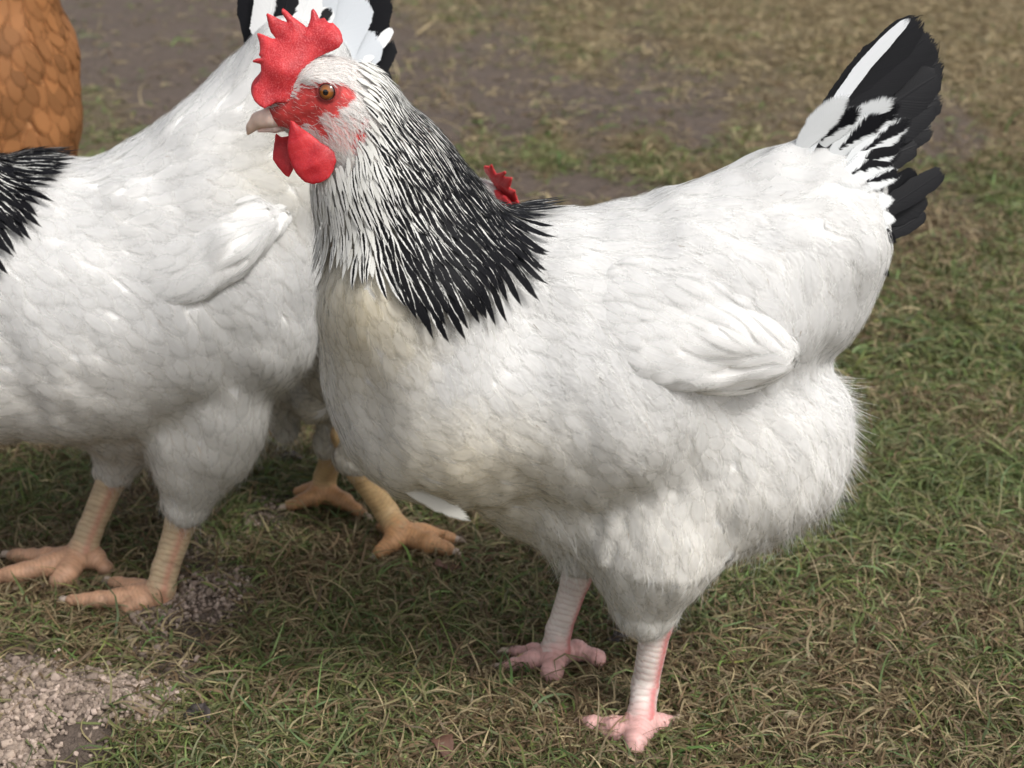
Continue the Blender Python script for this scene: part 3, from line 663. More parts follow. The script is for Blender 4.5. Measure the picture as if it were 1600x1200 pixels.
down('cuff_down', BS, Vb, Qb, .0013, 60000, lambda p: poly_sd(np.array([(925,890),(1085,890),(1075,1005),(930,1005)], float), to_px(p)) > 0, .0085, .0003, .22, [.86, .85, .82], hen, FL, jitter=.22)
# --- comb, wattles, beak, eyes
COMB = poly_px([(450,395),(500,345),(560,318),(600,305),(640,285),(665,250),(655,200),(640,170),(620,150),(600,128),(580,130),(565,118),(550,98),(535,100),(520,105),(505,70),(485,43),(470,55),(465,110),(450,160),(420,135),(370,100),(340,70),(310,48),(298,60),(300,78),(335,132),(300,118),(255,95),(215,75),(210,90),(222,150),(235,190),(265,225),(240,222),(195,200),(150,185),(153,205),(168,250),(172,300),(165,325),(182,340),(155,342),(125,355),(130,365),(180,380),(178,430),(160,475),(128,505),(122,550),(140,595),(170,622),(200,640),(235,620),(262,602),(340,600),(372,570),(378,500),(405,445)])
slab('comb', COMB, HY, .0034, .005, M_RED, hen, wave=.0022, tint=(1.0,) * 3, seed=5)
s = SDF(k=.005); s.E(418, 140, HY - .0005, 26, 26, 0, .0055); s.E(436, 118, HY, 26, 36, -10, .0045); s.E(452, 150, HY, 22, 18, 0, .006); s.E(470, 108, HY, 22, 20, 0, .0045)
lo, hi = box_of(s, .002); Vc, Qc = surface_nets(s, lo, hi, .001)
cb = bpy.data.objects['comb']; link('comb_base', mesh_np('comb_base', Vc, Qc, [M_RED], dict(tint=np.tile([.45] * 3, (len(Vc), 1)))), cb)
WA = poly_px([(352,705),(380,715),(410,745),(470,785),(530,835),(590,868),(618,895),(622,945),(605,1000),(575,1045),(530,1070),(480,1080),(430,1066),(385,1020),(358,975),(338,925),(333,870),(338,800),(345,750)])
WB = poly_px([(262,775),(300,800),(350,790),(380,850),(385,940),(370,1000),(345,1042),(318,1030),(280,985),(245,935),(246,890),(255,830)])
slab('wattle', WA, HY - .0205, .0028, .005, M_RED, hen, wave=.0009, tint=(.30,) * 3, seed=3, tilt=-.12)
slab('wattle', WB, HY + .005, .0022, .006, M_RED, hen, wave=.0012, tint=(.40,) * 3, seed=4)
hp = lambda x, y, dy=0: P(360 + x / 3.75, y / 3.75, HY + dy)
mm = mpp(hp(300, 700)) / 3.75
bk = SDF(k=.0035)
bk.C(hp(330, 668), hp(235, 688), 50 * mm, 54 * mm); bk.C(hp(235, 688), hp(165, 705), 54 * mm, 42 * mm); bk.C(hp(165, 705), hp(122, 745), 42 * mm, 22 * mm); bk.C(hp(122, 745), hp(104, 783), 22 * mm, 9 * mm)
bk.C(hp(424, 692, -.0085), hp(320, 680, -.0055), 13 * mm, 30 * mm); bk.C(hp(400, 692, -.004), hp(250, 712, -.003), 20 * mm, 16 * mm)
lo, hi = box_of(bk, .001); Vk, Qk = surface_nets(bk, lo, hi, .0007); q = to_px(Vk)
f1 = np.clip((q[:, 0] - 385) / 60, 0, 1)[:, None]; nz = vnoise(q, 3, 3, .12)[:, None]
side = np.clip((q[:, 1] - (180 + (430 - q[:, 0]) * .08)) / 10, 0, 1)[:, None]  # side shading of the upper beak, painted into its colour
cK = np.array([.74, .54, .42]) * (1 - f1) + np.array([.90, .70, .62]) * f1
cK = cK * (1 + .12 * nz) * (1 - side * .12)
nos = np.exp(-(((q[:, 0] - 428) / 8) ** 2 + ((q[:, 1] - 166) / 2.5) ** 2))[:, None]; cK = cK * (1 - nos * .75)
beak = link('beak', mesh_np('beak', Vk, Qk, [M_BEAK], dict(tint=cK)), hen)
b2 = SDF(k=.002); b2.C(hp(400, 735), hp(260, 748), 26 * mm, 27 * mm); b2.C(hp(260, 748), hp(165, 768), 27 * mm, 9 * mm)
lo, hi = box_of(b2, .001); Vk, Qk = surface_nets(b2, lo, hi, .0007); q = to_px(Vk); nz = vnoise(q, 5, 3, .12)[:, None]
link('lower_mandible', mesh_np('lower_mandible', Vk, Qk, [M_BEAK], dict(tint=np.clip(np.array([.78, .60, .55]) * (1 + .15 * nz), 0, 1))), beak)
def eye(px, py, side=-1):
    h = HS.hit(px, py); 
    if side > 0: h = h.copy(); h[1] += 2 * (HY - h[1])
    r = 14.4 * mpp(h); c = h + np.array([0, side * .0002, 0])
    nn = nrm(np.array([-.22, side * 1.0, .05])); uu = nrm(np.cross(nn, [0, 0, 1])); vv = np.cross(uu, nn)
    V, Q, Lc = [], [], []
    for i in range(17):
        a = math.pi * i / 16
        for j in range(32):
            b = 2 * math.pi * j / 32; l = np.array([math.sin(a) * math.cos(b), math.sin(a) * math.sin(b), math.cos(a) * (.72)])
            V.append(c + r * (uu * l[0] + vv * l[1] + nn * l[2])); Lc.append(l * 1.0)
    for i in range(16):
        for j in range(32): Q.append((i * 32 + j, (i + 1) * 32 + j, (i + 1) * 32 + (j + 1) % 32, i * 32 + (j + 1) % 32))
    e = link('eye', mesh_np('eye', np.array(V), np.array(Q), [M_EYE], dict(loc=np.array(Lc))), hen)
    # lids: a thin rim of skin round the eyeball
    V, Q = [], []
    for i in range(32):
        a = 2 * math.pi * i / 32
        for j in range(8):
            b = 2 * math.pi * j / 8; rr = r * (.99 + .055 * math.cos(b)); V.append(c + uu * rr * math.cos(a) * 1.05 + vv * rr * math.sin(a) * .96 + nn * (r * .30 + r * .07 * math.sin(b)))
            Q.append((i * 8 + j, i * 8 + (j + 1) % 8, ((i + 1) % 32) * 8 + (j + 1) % 8, ((i + 1) % 32) * 8 + j))
    link('eyelid', mesh_np('eyelid', np.array(V), np.array(Q), [M_SKIN], dict(tint=np.tile([.30, .05, .045], (len(V), 1)))), e)
eye(512, 143, -1); eye(512, 143, 1)
# --- tail
tail = link('tail', None, hen); tail.location = (0, 0, 0)
def tf(b, t, w, bw, bend=0, dy=0, mat=None, shape='tail', tint=(1, 1, 1), camber=.10, bwtip=None, asym=0, face=None, name='tail_feather', Yb=None, Yt=None, par=None):
    pb = P(b[0], b[1], (YM(b[0]) + dy) if Yb is None else Yb); pt = P(t[0], t[1], (YM(t[0]) + dy) if Yt is None else Yt)
    return blade(name, pb, pt, w * mpp(pb), mat or M_TAIL, par or tail, bend=(bend * mpp(pb), 0), bw=bw, bwtip=bwtip, shape=shape, tint=tint, camber=camber, asym=asym, face=face)
BLK = 1.6
# stacked from far to near: the fan of black main feathers
tf((1300,250),(1462,200),56,BLK,-4,.012)
tf((1290,250),(1477,150),72,BLK,-8,.006); tf((1285,240),(1478,92),80,BLK,-10,.002)
tf((1275,235),(1470,58),80,BLK,-10,-.002); 
tf((1258,252),(1427,24),22,.0,-15,-.0130,tint=(.98,1,1.03))
tf((1262,240),(1448,24),62,BLK,-12,-.0095); tf((1268,232),(1460,50),74,BLK,-9,-.011); tf((1285,250),(1474,112),76,BLK,-6,-.013); tf((1300,260),(1466,160),66,BLK,-4,-.016)
tf((1310,285),(1436,225),48,BLK,-2,-.018); tf((1318,296),(1404,250),34,BLK,0,-.019)
# lower pair
tf((1350,352),(1432,262),34,BLK,0,.004); tf((1362,350),(1450,305),44,BLK,2,.0); tf((1352,345),(1478,264),38,BLK,2,-.008, tint=(1,1,1)); tf((1368,372),(1448,330),30,BLK,4,-.002)
# --- white coverts with black blotches over the tail root
cov = [((1268,238),(1330,146),44,0,0),((1270,235),(1350,168),44,0,.62),((1300,235),(1402,152),48,0,.0),((1310,245),(1412,160),46,.0,.60),((1295,250),(1388,178),46,0,.72),((1320,262),(1428,186),44,0,.5),((1320,275),(1420,215),46,.0,.85),
       ((1310,285),(1412,236),48,0,.78),((1300,300),(1398,262),46,0,.0),((1325,300),(1412,270),38,0,.45),((1300,318),(1386,290),46,0,.4),((1318,335),(1400,312),38,0,.0),((1330,345),(1402,345),34,0,0),((1350,352),(1402,382),26,.2,1.0),((1345,400),(1390,434),22,0,.95),((1310,455),(1347,492),24,0,.9)]
for i, (b, t, w_, b0, b1) in enumerate(cov):
    hb_ = BS.hit(*b) if i else BS.hit(1245, 240)
    d = 0
    pb = hb_ + AF * .004; pt = P(t[0], t[1], YM(t[0]) - .021 - .0006 * i)
    blade('tail_covert', pb, pt, w_ * 1.45 * mpp(pb), M_COV, tail, bend=(-5 * mpp(pb), .003), bw=b0, bwtip=b1, shape='round', tint=(.97, .99, 1.0), camber=.16)
# ------------------------------------------------------------------ the other hens
def xf(T, V): M_ = np.array(T); return V @ M_[:3, :3].T + M_[:3, 3]
def copy_parts(names, src, dst, T, mats=None, dparent=None):
    """copies of finished parts (and their sub-parts) carried by the rigid transform T"""
    for o in [c for c in src.children if c.name.split('.')[0] in names]:
        c = o.copy(); SC.collection.objects.link(c); c.parent = dst; c.matrix_parent_inverse = Matrix.Translation(-dst.location); c.matrix_basis = T @ o.matrix_basis
        if mats and c.data is not None:
            for i, sl in enumerate(c.material_slots):
                if sl.material and sl.material.name in mats: sl.link = 'OBJECT'; sl.material = mats[o.material_slots[i].material.name] if o.material_slots[i].material else None
        for g_ in o.children:
            d = g_.copy(); SC.collection.objects.link(d); d.parent = c
            if mats and d.data is not None:
                for i, sl in enumerate(d.material_slots):
                    m0 = g_.material_slots[i].material
                    if m0 and m0.name in mats: sl.link = 'OBJECT'; sl.material = mats[m0.name]
def rigid(src_pt, dst_pt, yaw, scale, pitch=0.0):
    return Matrix.Translation(Vector(dst_pt)) @ Matrix.Rotation(R(yaw), 4, 'Z') @ Matrix.Rotation(R(pitch), 4, 'Y') @ Matrix.Scale(scale, 4) @ Matrix.Translation(-Vector(src_pt))
HEADPARTS = ('comb', 'wattle', 'beak', 'eye', 'head_feathers', 'face_bristles', 'lore_bristles')
# ---- hen on the left
def YL(px): return 1.055 + (px - 300) * .00010
def build_left():
    s = SDF(k=.022, lump=.0017, lscale=.065, seed=11, shrink=.0045); s.puff = .0009
    s.E(120, 470, YL(120), 310, 232, 0, .095); s.E(-130, 500, YL(-130), 190, 235, 0, .085, k=.03)
    s.E(320, 420, YL(320), 190, 190, -15, .086)
    s.C(P(300, 345, YL(300)), P(462, 118, YL(462)), .074, .046, k=.03)
    s.E(435, 285, YL(435), 92, 95, 0, .050, k=.014)
    s.E(402, 520, YL(402) - .01, 100, 112, 0, .070, k=.014)
    s.E(318, 640, YL(318) - .025, 108, 142, 8, .052, k=.014)
    s.C(P(312, 700, 1.022), P(290, 780, 1.02), .042, .024, k=.014)
    s.E(190, 620, YL(190) + .03, 110, 100, 0, .05); s.C(P(200, 650, 1.09), P(178, 735, 1.085), .045, .020, k=.016)
    s.C(P(-85, 410, YL(-85)), P(-150, 215, YL(-150) - .01), .080, .030, k=.03)
    return s
LS = build_left()
hl = thing('hen', G(190, 905), 'white hen at the left edge, its head outside the picture, walking left', 'hen', 'white hens with black necks')
Th = rigid(P(540, 190, HY), P(-158, 200, YL(-150) - .01), 4, 1.0)
lo, hi = box_of(LS, .006); Vl, Ql = surface_nets(LS, lo, hi, .0045)
OP = dict(scute=(.50, .38, .24), toe=(.50, .29, .18), red=(.46, .17, .12), groove=(.24, .13, .065), ra=-1.35, rw=.28, rs=.55)
lc1 = [(P(298, 770, 1.022), .0135), (P(283, 815, 1.021), .0122), (G(258, 890, .032), .0105), (G(252, 918, .018), .0112), (G(247, 928, .012), .0115)]
f1_ = lc1[-1][0]
lt1 = [[(f1_, .0105), (G(205, 932, .011), .0088), (G(150, 938, .009), .0068), (G(112, 938, .007), .0050)], [(f1_, .0105), (G(225, 940, .009), .0082), (G(200, 950, .006), .0070)],
       [(f1_, .010), (G(215, 918, .010), .007), (G(178, 910, .007), .0055)], [(f1_, .0095), (G(272, 918, .009), .0068), (G(286, 914, .006), .0050)]]
lc2 = [(P(185, 715, 1.087), .0135), (P(176, 745, 1.086), .0122), (G(140, 830, .034), .0105), (G(130, 858, .020), .0118), (G(122, 870, .014), .0120)]
f2_ = lc2[-1][0]
lt2 = [[(f2_, .011), (G(80, 882, .013), .0095), (G(30, 896, .010), .0080), (G(-25, 905, .007), .0058)], [(f2_, .011), (G(105, 895, .011), .009), (G(92, 908, .007), .0078)],
       [(f2_, .010), (G(75, 870, .012), .0075), (G(20, 868, .008), .0058)], [(f2_, .010), (G(148, 872, .012), .0082), (G(164, 888, .007), .0068)]]
A1 = leg(lc1, lt1, palette=OP, seed=4); A2 = leg(lc2, lt2, palette=OP, seed=5)
QhN = Qh[(to_px(Vh)[:, 0][Qh].max(1) < 590)]
headV = xf(Th, Vh)
V, Q, C, MI = join_np([(inset(LS, Vl, .0016), Ql, UNDER, 0), (headV, QhN, 0, 1), (A1[0], A1[1], 0, 2), (A2[0], A2[1], 0, 2)]); C = C.copy()
a = len(Vl); b = a + len(headV); c = b + len(A1[0]); C[a:b] = paint_head(Vh); C[b:c] = A1[2]; C[c:] = A2[2]
link('body', mesh_np('body', V, Q, [M_UNDER, M_SKIN, M_SCALE], dict(tint=C), matidx=MI), hl)
claws(lt1[:1] + lt1[2:], hl, (.42, .34, .28)); claws(lt2[:1] + lt2[2:3], hl)
FLL = make_flow([(-100,300,70),(-40,300,45),(0,300,42),(60,260,20),(100,240,10),(30,360,50),(120,330,15),(0,480,60),(100,500,35),(60,620,20),(0,680,5),(150,240,-10),(220,220,-25),(290,160,-45),(360,80,-60),(420,100,-62),(470,80,-60),
 (400,220,-25),(440,280,20),(480,300,60),(330,260,-12),(250,320,0),(300,400,10),(400,340,-5),(200,420,28),(260,500,50),(400,440,35),(470,460,50),(480,560,80),(430,620,95),(350,560,60),(250,600,35),(330,700,85),(290,780,90),(370,720,95),(200,700,70),(180,730,85),(120,690,30),(-150,500,85)])
SZL = [(100,300,60),(0,450,54),(100,600,54),(300,300,62),(400,250,76),(440,120,76),(250,450,58),(450,500,56),(330,650,56),(290,780,40),(180,720,42)]
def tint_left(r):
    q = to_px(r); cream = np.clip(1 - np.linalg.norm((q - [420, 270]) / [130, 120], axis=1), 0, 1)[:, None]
    return (1 - np.clip((q[:, 1:] - 480) / 250, 0, 1) * np.array([.01, .035, .08])) * (1 - cream * np.array([.03, .05, .11])) * (1 + RNG.normal(0, .015, (len(q), 1)))  # lower plumage tinted cream, warming its shade through the colour
trunk(LS, Vl, Ql, FLL, SZL, 'body_feathers', hl, tint_left, ymin=-400, ncand=24000, mask=lambda p: (to_px(p)[:, 1] > 200) | (to_px(p)[:, 0] > 100))
LW = build_wing_sdf(LS, [(270, 385, 128, 84, -30), (325, 392, 112, 56, -36), (395, 368, 66, 30, -36)], k=.010, off=(.0138, .0058, .0033), tk=(.0100, .0080, .0055), roll=9)
tl = P(440, 342, LS.hit(440, 345)[1] + .004); LW.C(P(365, 385, LS.hit(365, 385)[1] + .003), tl, .014, .004, k=.012)
lo, hi = box_of(LW, .004); Vx, Qx = surface_nets(LW, lo, hi, .003)
lwing = link('wing', mesh_np('wing', inset(LW, Vx, .001), Qx, [M_UNDER], dict(tint=np.tile(UNDER, (len(Vx), 1)))), hl)
LWF = make_flow([(60,330,20),(150,330,5),(150,430,12),(250,360,-6),(260,440,-22),(330,340,-12),(330,420,-38),(400,350,-18),(400,380,-40),(440,345,-25)])
lwz = lambda p: idw([(50,350),(150,380),(250,350),(260,450),(350,360),(400,360)], [48, 56, 66, 80, 100, 100], to_px(p)) * px2m(p)
r = scatter(Vx, Qx, lambda p: lwz(p) * .22, 9000, lambda p: (LW.grad(p) @ AF < .35) & (np.linalg.norm(to_px(p) - [440, 340], axis=1) > 9))
L = lwz(r); q = to_px(r); L = np.minimum(L, np.maximum(np.hypot(q[:, 0] - 436, q[:, 1] - 340) * px2m(r) + .004, .010))
feathers('wing_covert', LW, r, LWF, L, np.where(lwz(r) / px2m(r) > 85, .0125, np.minimum(L * .62, .026)), RNG.uniform(-.0006, .0003, len(r)), .0020, np.tile([1, 1., 1.], (len(r), 1)), 0, M_WHITE, lwing, nblend=.18, jitter=.06, camber=.18, hp=-1)
fuzz(LS, Vl, Ql, FLL, 45000, hl, lambda r: tint_left(r) * [.86, .855, .835], lambda p: (to_px(p)[:, 0] > -120) & (to_px(p)[:, 1] > 60), stain=.004)
# dark neck feathers
nm = lambda p: (poly_sd(np.array([(-200,150),(-60,130),(-20,190),(20,225),(66,250),(52,285),(20,318),(-12,350),(-30,380),(-80,420),(-220,420)], float), to_px(p)) > 0) | ((to_px(p)[:, 0] < 30) & (to_px(p)[:, 1] < 235))
r = scatter(np.concatenate([Vl, headV]), np.concatenate([Ql, QhN + len(Vl)]), lambda p: np.full(len(p), .0048), 26000, lambda p: nm(p) & (to_px(p)[:, 0] < 75) & (to_px(p)[:, 1] > 140))
q = to_px(r); o_ = np.argsort(-(q[:, 1] + q[:, 0] * .5)); r = r[o_]; q = q[o_]
LN = SDF(lump=.0012, lscale=.065, seed=11); LN.pr = LS.pr
rank = np.clip((500 - q[:, 1] - q[:, 0] * .3) / 400, 0, 1)
feathers('neck_feathers', LN, r, FLL, .034, .0105, .0008 + .0018 * rank, .0030, np.tile([.95, .95, .93], (len(r), 1)), np.clip(.62 + .3 * RNG.random(len(r)) + (q[:, 1] > 320) * .1, 0, .97), M_HACK, hl, nseg=7, ncr=7, shape='lance', nblend=.5, jitter=.10, camber=.25)
down('down_fringe', LS, Vl, Ql, .0020, 50000, lambda p: poly_sd(np.array([(-60,640),(60,690),(150,640),(250,690),(330,600),(420,560),(470,440),(560,560),(470,700),(380,820),(260,840),(140,800),(90,760),(-60,760)], float), to_px(p)) > 0, .011, .00036, .5, [.78, .77, .74], hl, FLL)
down('cuff_down', LS, Vl, Ql, .0015, 60000, lambda p: (poly_sd(np.array([(215,735),(365,735),(345,850),(225,850)], float), to_px(p)) > 0) | (poly_sd(np.array([(120,690),(245,690),(230,775),(130,775)], float), to_px(p)) > 0), .0085, .0003, .22, [.86, .85, .82], hl, FLL, jitter=.22)
copy_parts(HEADPARTS, hen, hl, Th)
tail_l = link('tail', None, hl)
def tl_(b, t, w, bw, bend=0, d=0, shape='tail', bwtip=None, tint=(.84, .88, .93)):
    pb = P(b[0], b[1], YL(b[0]) + d); pt = P(t[0], t[1], YL(t[0]) + .02 + d); blade('tail_feather', pb, pt, w * mpp(pb), M_TAIL, tail_l, bend=(bend * mpp(pb), 0), bw=bw, bwtip=bwtip, shape=shape, tint=tint, camber=.10)
tl_((450,200),(560,-110),95,1.6,-10,.02); tl_((460,200),(606,-70),100,1.6,-10,.014); tl_((480,220),(604,-20),90,1.6,-12,.008); tl_((490,220),(612,52),80,1.6,-8,.004); tl_((500,230),(606,100),70,1.6,-4,.002)
tl_((440,190),(520,-80),80,0,-8,-.006); tl_((460,190),(572,-12),84,0,-10,-.010); tl_((480,210),(592,50),70,0,-8,-.014); tl_((500,230),(600,118),62,0,-4,-.018, tint=(.95,.97,1)); tl_((560,110),(614,42),26,0,0,-.006,shape='round',tint=(1,1,1))
tl_((400,100),(384,-60),44,1.6,0,.004); tl_((410,120),(430,-50),60,0,0,-.012,tint=(1,1,1)); tl_((425,110),(455,-30),56,.4,0,-.018,'round',.9,(1,1,1)); tl_((430,140),(490,-20),60,0,0,-.022,tint=(1,1,1)); tl_((440,120),(520,10),50,.3,-4,-.026,'round',.6,(1,1,1)); tl_((400,150),(440,40),60,0,0,-.03,tint=(1,1,1))
# ---- hen walking behind the two: only its legs, belly and comb show
scl = .80
Tb = rigid(P(470, 120, HY), P(777, 314, 1.07), 132, scl, -16)
hb3 = thing('hen', G(560, 860), 'mostly hidden hen behind the front one, only orange legs and red comb tip showing', 'hen')
Tbi = Tb.inverted()
c1 = [(P(528, 660, 1.175), .0120), (P(522, 705, 1.172), .0118), (G(508, 745, .028), .0100), (G(506, 762, .018), .0105), (G(510, 770, .013), .0100)]
g1 = c1[-1][0]; t1 = [[(g1, .0095), (G(486, 778, .012), .0080), (G(454, 790, .007), .0058)], [(g1, .0090), (G(490, 764, .012), .0070), (G(466, 768, .008), .0050)], [(g1, .0090), (G(536, 782, .012), .0075), (G(566, 803, .006), .0052)]]
c2 = [(P(540, 680, 1.115), .0130), (P(562, 735, 1.113), .0118), (G(604, 800, .028), .0100), (G(622, 828, .018), .0112), (G(630, 836, .014), .0115)]
g2 = c2[-1][0]; t2 = [[(g2, .0105), (G(670, 848, .013), .0088), (G(700, 860, .008), .0066)], [(g2, .0105), (G(610, 850, .012), .0080), (G(592, 864, .007), .0058)], [(g2, .0100), (G(660, 832, .012), .0080), (G(705, 842, .007), .0055)], [(g2, .009), (G(612, 826, .012), .0068), (G(596, 824, .008), .005)]]
YP = dict(OP, scute=(.50, .34, .17), toe=(.52, .28, .13), red=(.45, .22, .12), ra=3.0)
B1 = leg(c1, t1, palette=YP, seed=6); B2 = leg(c2, t2, palette=YP, seed=7)
TS = SDF(k=.02, lump=.001, lscale=.05, seed=5, shrink=.003)
TS.C(P(575, 590, 1.19), P(522, 690, 1.176), .055, .021); TS.C(P(625, 600, 1.125), P(556, 712, 1.116), .058, .022); TS.E(560, 560, 1.17, 110, 90, 0, .06)
lo, hi = box_of(TS, .005); Vt, Qt = surface_nets(TS, lo, hi, .004)
FT = make_flow([(560,520,60),(500,640,90),(520,690,85),(560,700,85),(600,600,80)])
trunk(TS, Vt, Qt, FT, [(560,560,44),(540,680,34)], 'thigh_feathers', hb3, lambda r: np.tile([.97, .93, .85], (len(r), 1)), ymin=0, ncand=8000)
down('down_fringe', TS, Vt, Qt, .0022, 14000, lambda p: to_px(p)[:, 1] > 600, .010, .00036, .45, [.74, .70, .62], hb3, FT)
V, Q, C, MI = join_np([(np.concatenate([xf(Tb, inset(BS, Vb, .0016)), inset(TS, Vt, .0012)]), np.concatenate([Qb, Qt + len(Vb)]), UNDER, 0), (xf(Tb, Vh), QhN, 0, 1), (B1[0], B1[1], 0, 2), (B2[0], B2[1], 0, 2)]); C = C.copy()
a = len(Vb) + len(Vt); b = a + len(Vh); c = b + len(B1[0]); C[a:b] = paint_head(Vh); C[b:c] = B1[2]; C[c:] = B2[2]
link('body', mesh_np('body', V, Q, [M_UNDER, M_SKIN, M_SCALE], dict(tint=C), matidx=MI), hb3)
claws(t1[:1] + t1[2:], hb3); claws(t2[:3], hb3, (.45, .36, .30))
copy_parts(HEADPARTS + ('body_feathers', 'neck_feathers', 'wing', 'down_fringe'), hen, hb3, Tb)
pv = Vector(P(1290, 330, YM(1290))); copy_parts(('tail',), hen, hb3, Tb @ Matrix.Translation(pv) @ Matrix.Rotation(R(80), 4, 'Y') @ Matrix.Translation(-pv))
# ---- buff hen at the top left
M_TAILB = feather_mat('buff_tail', white=(.40, .17, .055), black=(.30, .13, .045), fringe=.06, gloss=.5)
M_UB = N('buff_down'); M_UB.b.inputs['Base Color'].default_value = (.42, .2, .08, 1); M_UB.b.inputs['Roughness'].default_value = .9; M_UB = M_UB.m
M_BUFFN = feather_mat('buff_hackle', white=(.50, .22, .07), black=(.42, .17, .05), fringe=.2)
Tf = rigid(P(500, 420, YM(500)), P(122, 150, 1.50), 176, 1.14)
hbf = thing('hen', xf(Tf, np.array([t_main]))[0] * [1, 1, 0], 'orange buff hen at the top left corner behind the white hens', 'hen')
BM = {'white_plumage': M_BUFF, 'laced_plumage': M_BUFFN, 'tail_plumage': M_TAILB, 'down': M_UB, 'down_strand': M_UB}
zoff = xf(Tf, np.array([G(1000, 1140)]))[0][2]; Tf = Matrix.Translation((0, 0, -zoff)) @ Tf
bf = trunk(BS, Vb, Qb, FL, [(500,200,60),(600,300,92),(500,350,64),(560,500,84),(640,420,70),(900,500,100)], 'body_feathers', hbf, lambda r: np.clip(1 + RNG.normal(0, .13, (len(r), 1)), .65, 1.35) * np.ones(3), ymin=120, mat=M_BUFF, lift=.0014)
bf.matrix_parent_inverse = Matrix.Translation(-hbf.location); bf.matrix_basis = Tf
copy_parts(HEADPARTS + ('body', 'wing', 'tail', 'down_fringe', 'claw'), hen, hbf, Tf, BM)
# ------------------------------------------------------------------ ground, grass, litter
GC = np.array([(200,50,.06,.3),(250,130,.04,.3),(300,180,.08,.4),(150,200,.5,.7),(130,60,.05,.3),(700,30,.5,.2),(640,90,.15,.3),(740,110,.15,.3),(850,130,.2,.25),(1050,130,.3,.2),(1100,190,.12,.25),(1500,215,.12,.2),(1400,250,.2,.3),(900,80,.75,.08),(1100,60,.75,.05),(1300,60,.85,-.1),(1550,100,.95,-.2),(1550,170,.85,-.1),(700,150,.25,.3),(800,185,.04,.3),(1000,170,.05,.3),(900,150,.08,.3),(700,200,.08,.3),(1200,160,.5,.05),(1500,215,.30,.2),(750,225,.6,.6),(850,235,.8,.7),(1000,240,.8,.7),(1150,215,.6,.5),(1560,280,.8,.6),(800,290,.12,.35),(900,300,.10,.35),(980,280,.14,.35),(1450,250,.3,.3),(1520,335,.3,.3),(1560,400,.85,.6),(1500,500,.95,.72),(1400,600,.95,.66),(1500,800,1,.62),(1500,1100,1,.5),(1200,1000,1,.52),(1200,1150,1,.45),(700,1000,.95,.5),(700,1150,.95,.5),(400,1000,.75,.5),(400,1150,.9,.5),(150,1000,.65,.45),(60,780,.85,.55),(450,720,.7,.5),(430,850,.6,.4),(600,920,.95,.55),(350,800,.85,.5),(270,940,.10,.4),(320,935,.03,.4),(360,925,.06,.4),(290,965,.06,.4),(220,965,.25,.4),(420,800,.35,.4),(1250,1170,.9,.5),(900,1180,.9,.5),(600,1100,.9,.6),(90,1120,.08,.5),(20,1110,.10,.4),(180,1110,.10,.4),(60,1180,.14,.4),(240,1190,.7,.5),(30,930,.55,.4),(1000,-200,.9,-.1),(300,-200,.4,.3)], float)
def gmap(x, y):
    p = np.stack([x, y, np.zeros_like(x)], -1); q = to_px(p); return idw(GC[:, :2], GC[:, 2:], q, 4.5)
def gz(x, y):
    p = np.stack([x, y], -1)
    z = .0028 * vnoise(p, 21, 3, 14.) + .002 * vnoise(p, 22, 2, 60.) * np.clip(y - .9, 0, 1.2) * 1.2 + .010 * vnoise(p, 23, 2, 3.5) * np.clip((y - 1.4) / 1.2, 0, 1)
    for (px, py, rx, ry, hh) in ((95, 1125, .085, .050, .014), (305, 938, .042, .030, .014)):
        c = G(px, py); d = ((x - c[0]) / rx) ** 2 + ((y - c[1]) / ry) ** 2; z = z + hh * np.exp(-d * 1.3) * (1 + .35 * vnoise(p, 24, 3, 90.))
    return z
ys = np.concatenate([np.linspace(-8, .3, 12), .34 + .012 * np.arange(150), 2.14 + np.cumsum(.012 * 1.028 ** np.arange(235))]); us = np.linspace(-1, 1, 261)
us = np.sign(us) * np.abs(us) ** 1.6
X = us[None] * (np.maximum(ys, 1.0) * 1.9)[:, None] + .15; Yg = np.repeat(ys[:, None], 261, 1)
Z = gz(X.ravel(), Yg.ravel()); V = np.stack([X.ravel(), Yg.ravel(), Z], -1); ny = len(ys)
i, j = np.meshgrid(np.arange(ny - 1), np.arange(260), indexing='ij'); a = (i * 261 + j).ravel(); Q = np.stack([a, a + 1, a + 262, a + 261], -1)
gd = gmap(X.ravel(), np.clip(Yg.ravel(), .5, 9))
far = np.clip((Yg.ravel() - 5) / 3, 0, 1)
gm = N('soil'); po = gm.pos(); n1 = gm.noise(po, 55, 6, .65); n2 = gm.noise(po, 9, 4, .6); n3 = gm.noise(po, 260, 3, .6)
c1_ = gm.mix(gm.ramp(n1, .3, .7), (.046, .034, .026), (.165, .124, .098)); c1_ = gm.mix(gm.ramp(n2, .35, .7), c1_, (.110, .084, .068))
thatch = gm.mix(n3, (.085, .068, .03), (.25, .19, .09)); c1_ = gm.mix(gm.math('MULTIPLY', gm.attr('cover'), gm.ramp(gm.math('ADD', n3, gm.attr('cover')), .55, 1.2)), c1_, thatch)
gm.t.links.new(c1_, gm.b.inputs['Base Color']); gm.b.inputs['Roughness'].default_value = .9; gm.b.inputs['Specular IOR Level'].default_value = .25
gm.bump(gm.math('ADD', gm.math('MULTIPLY', n1, 1.0), gm.math('MULTIPLY', n3, .35)), .9, .012)
gr = link('ground', mesh_np('ground', V, Q, [gm.m], dict(cover=np.maximum(gd[:, 0], far * .9)))); tag(gr, 'brown muddy soil under worn grass', kind='structure')
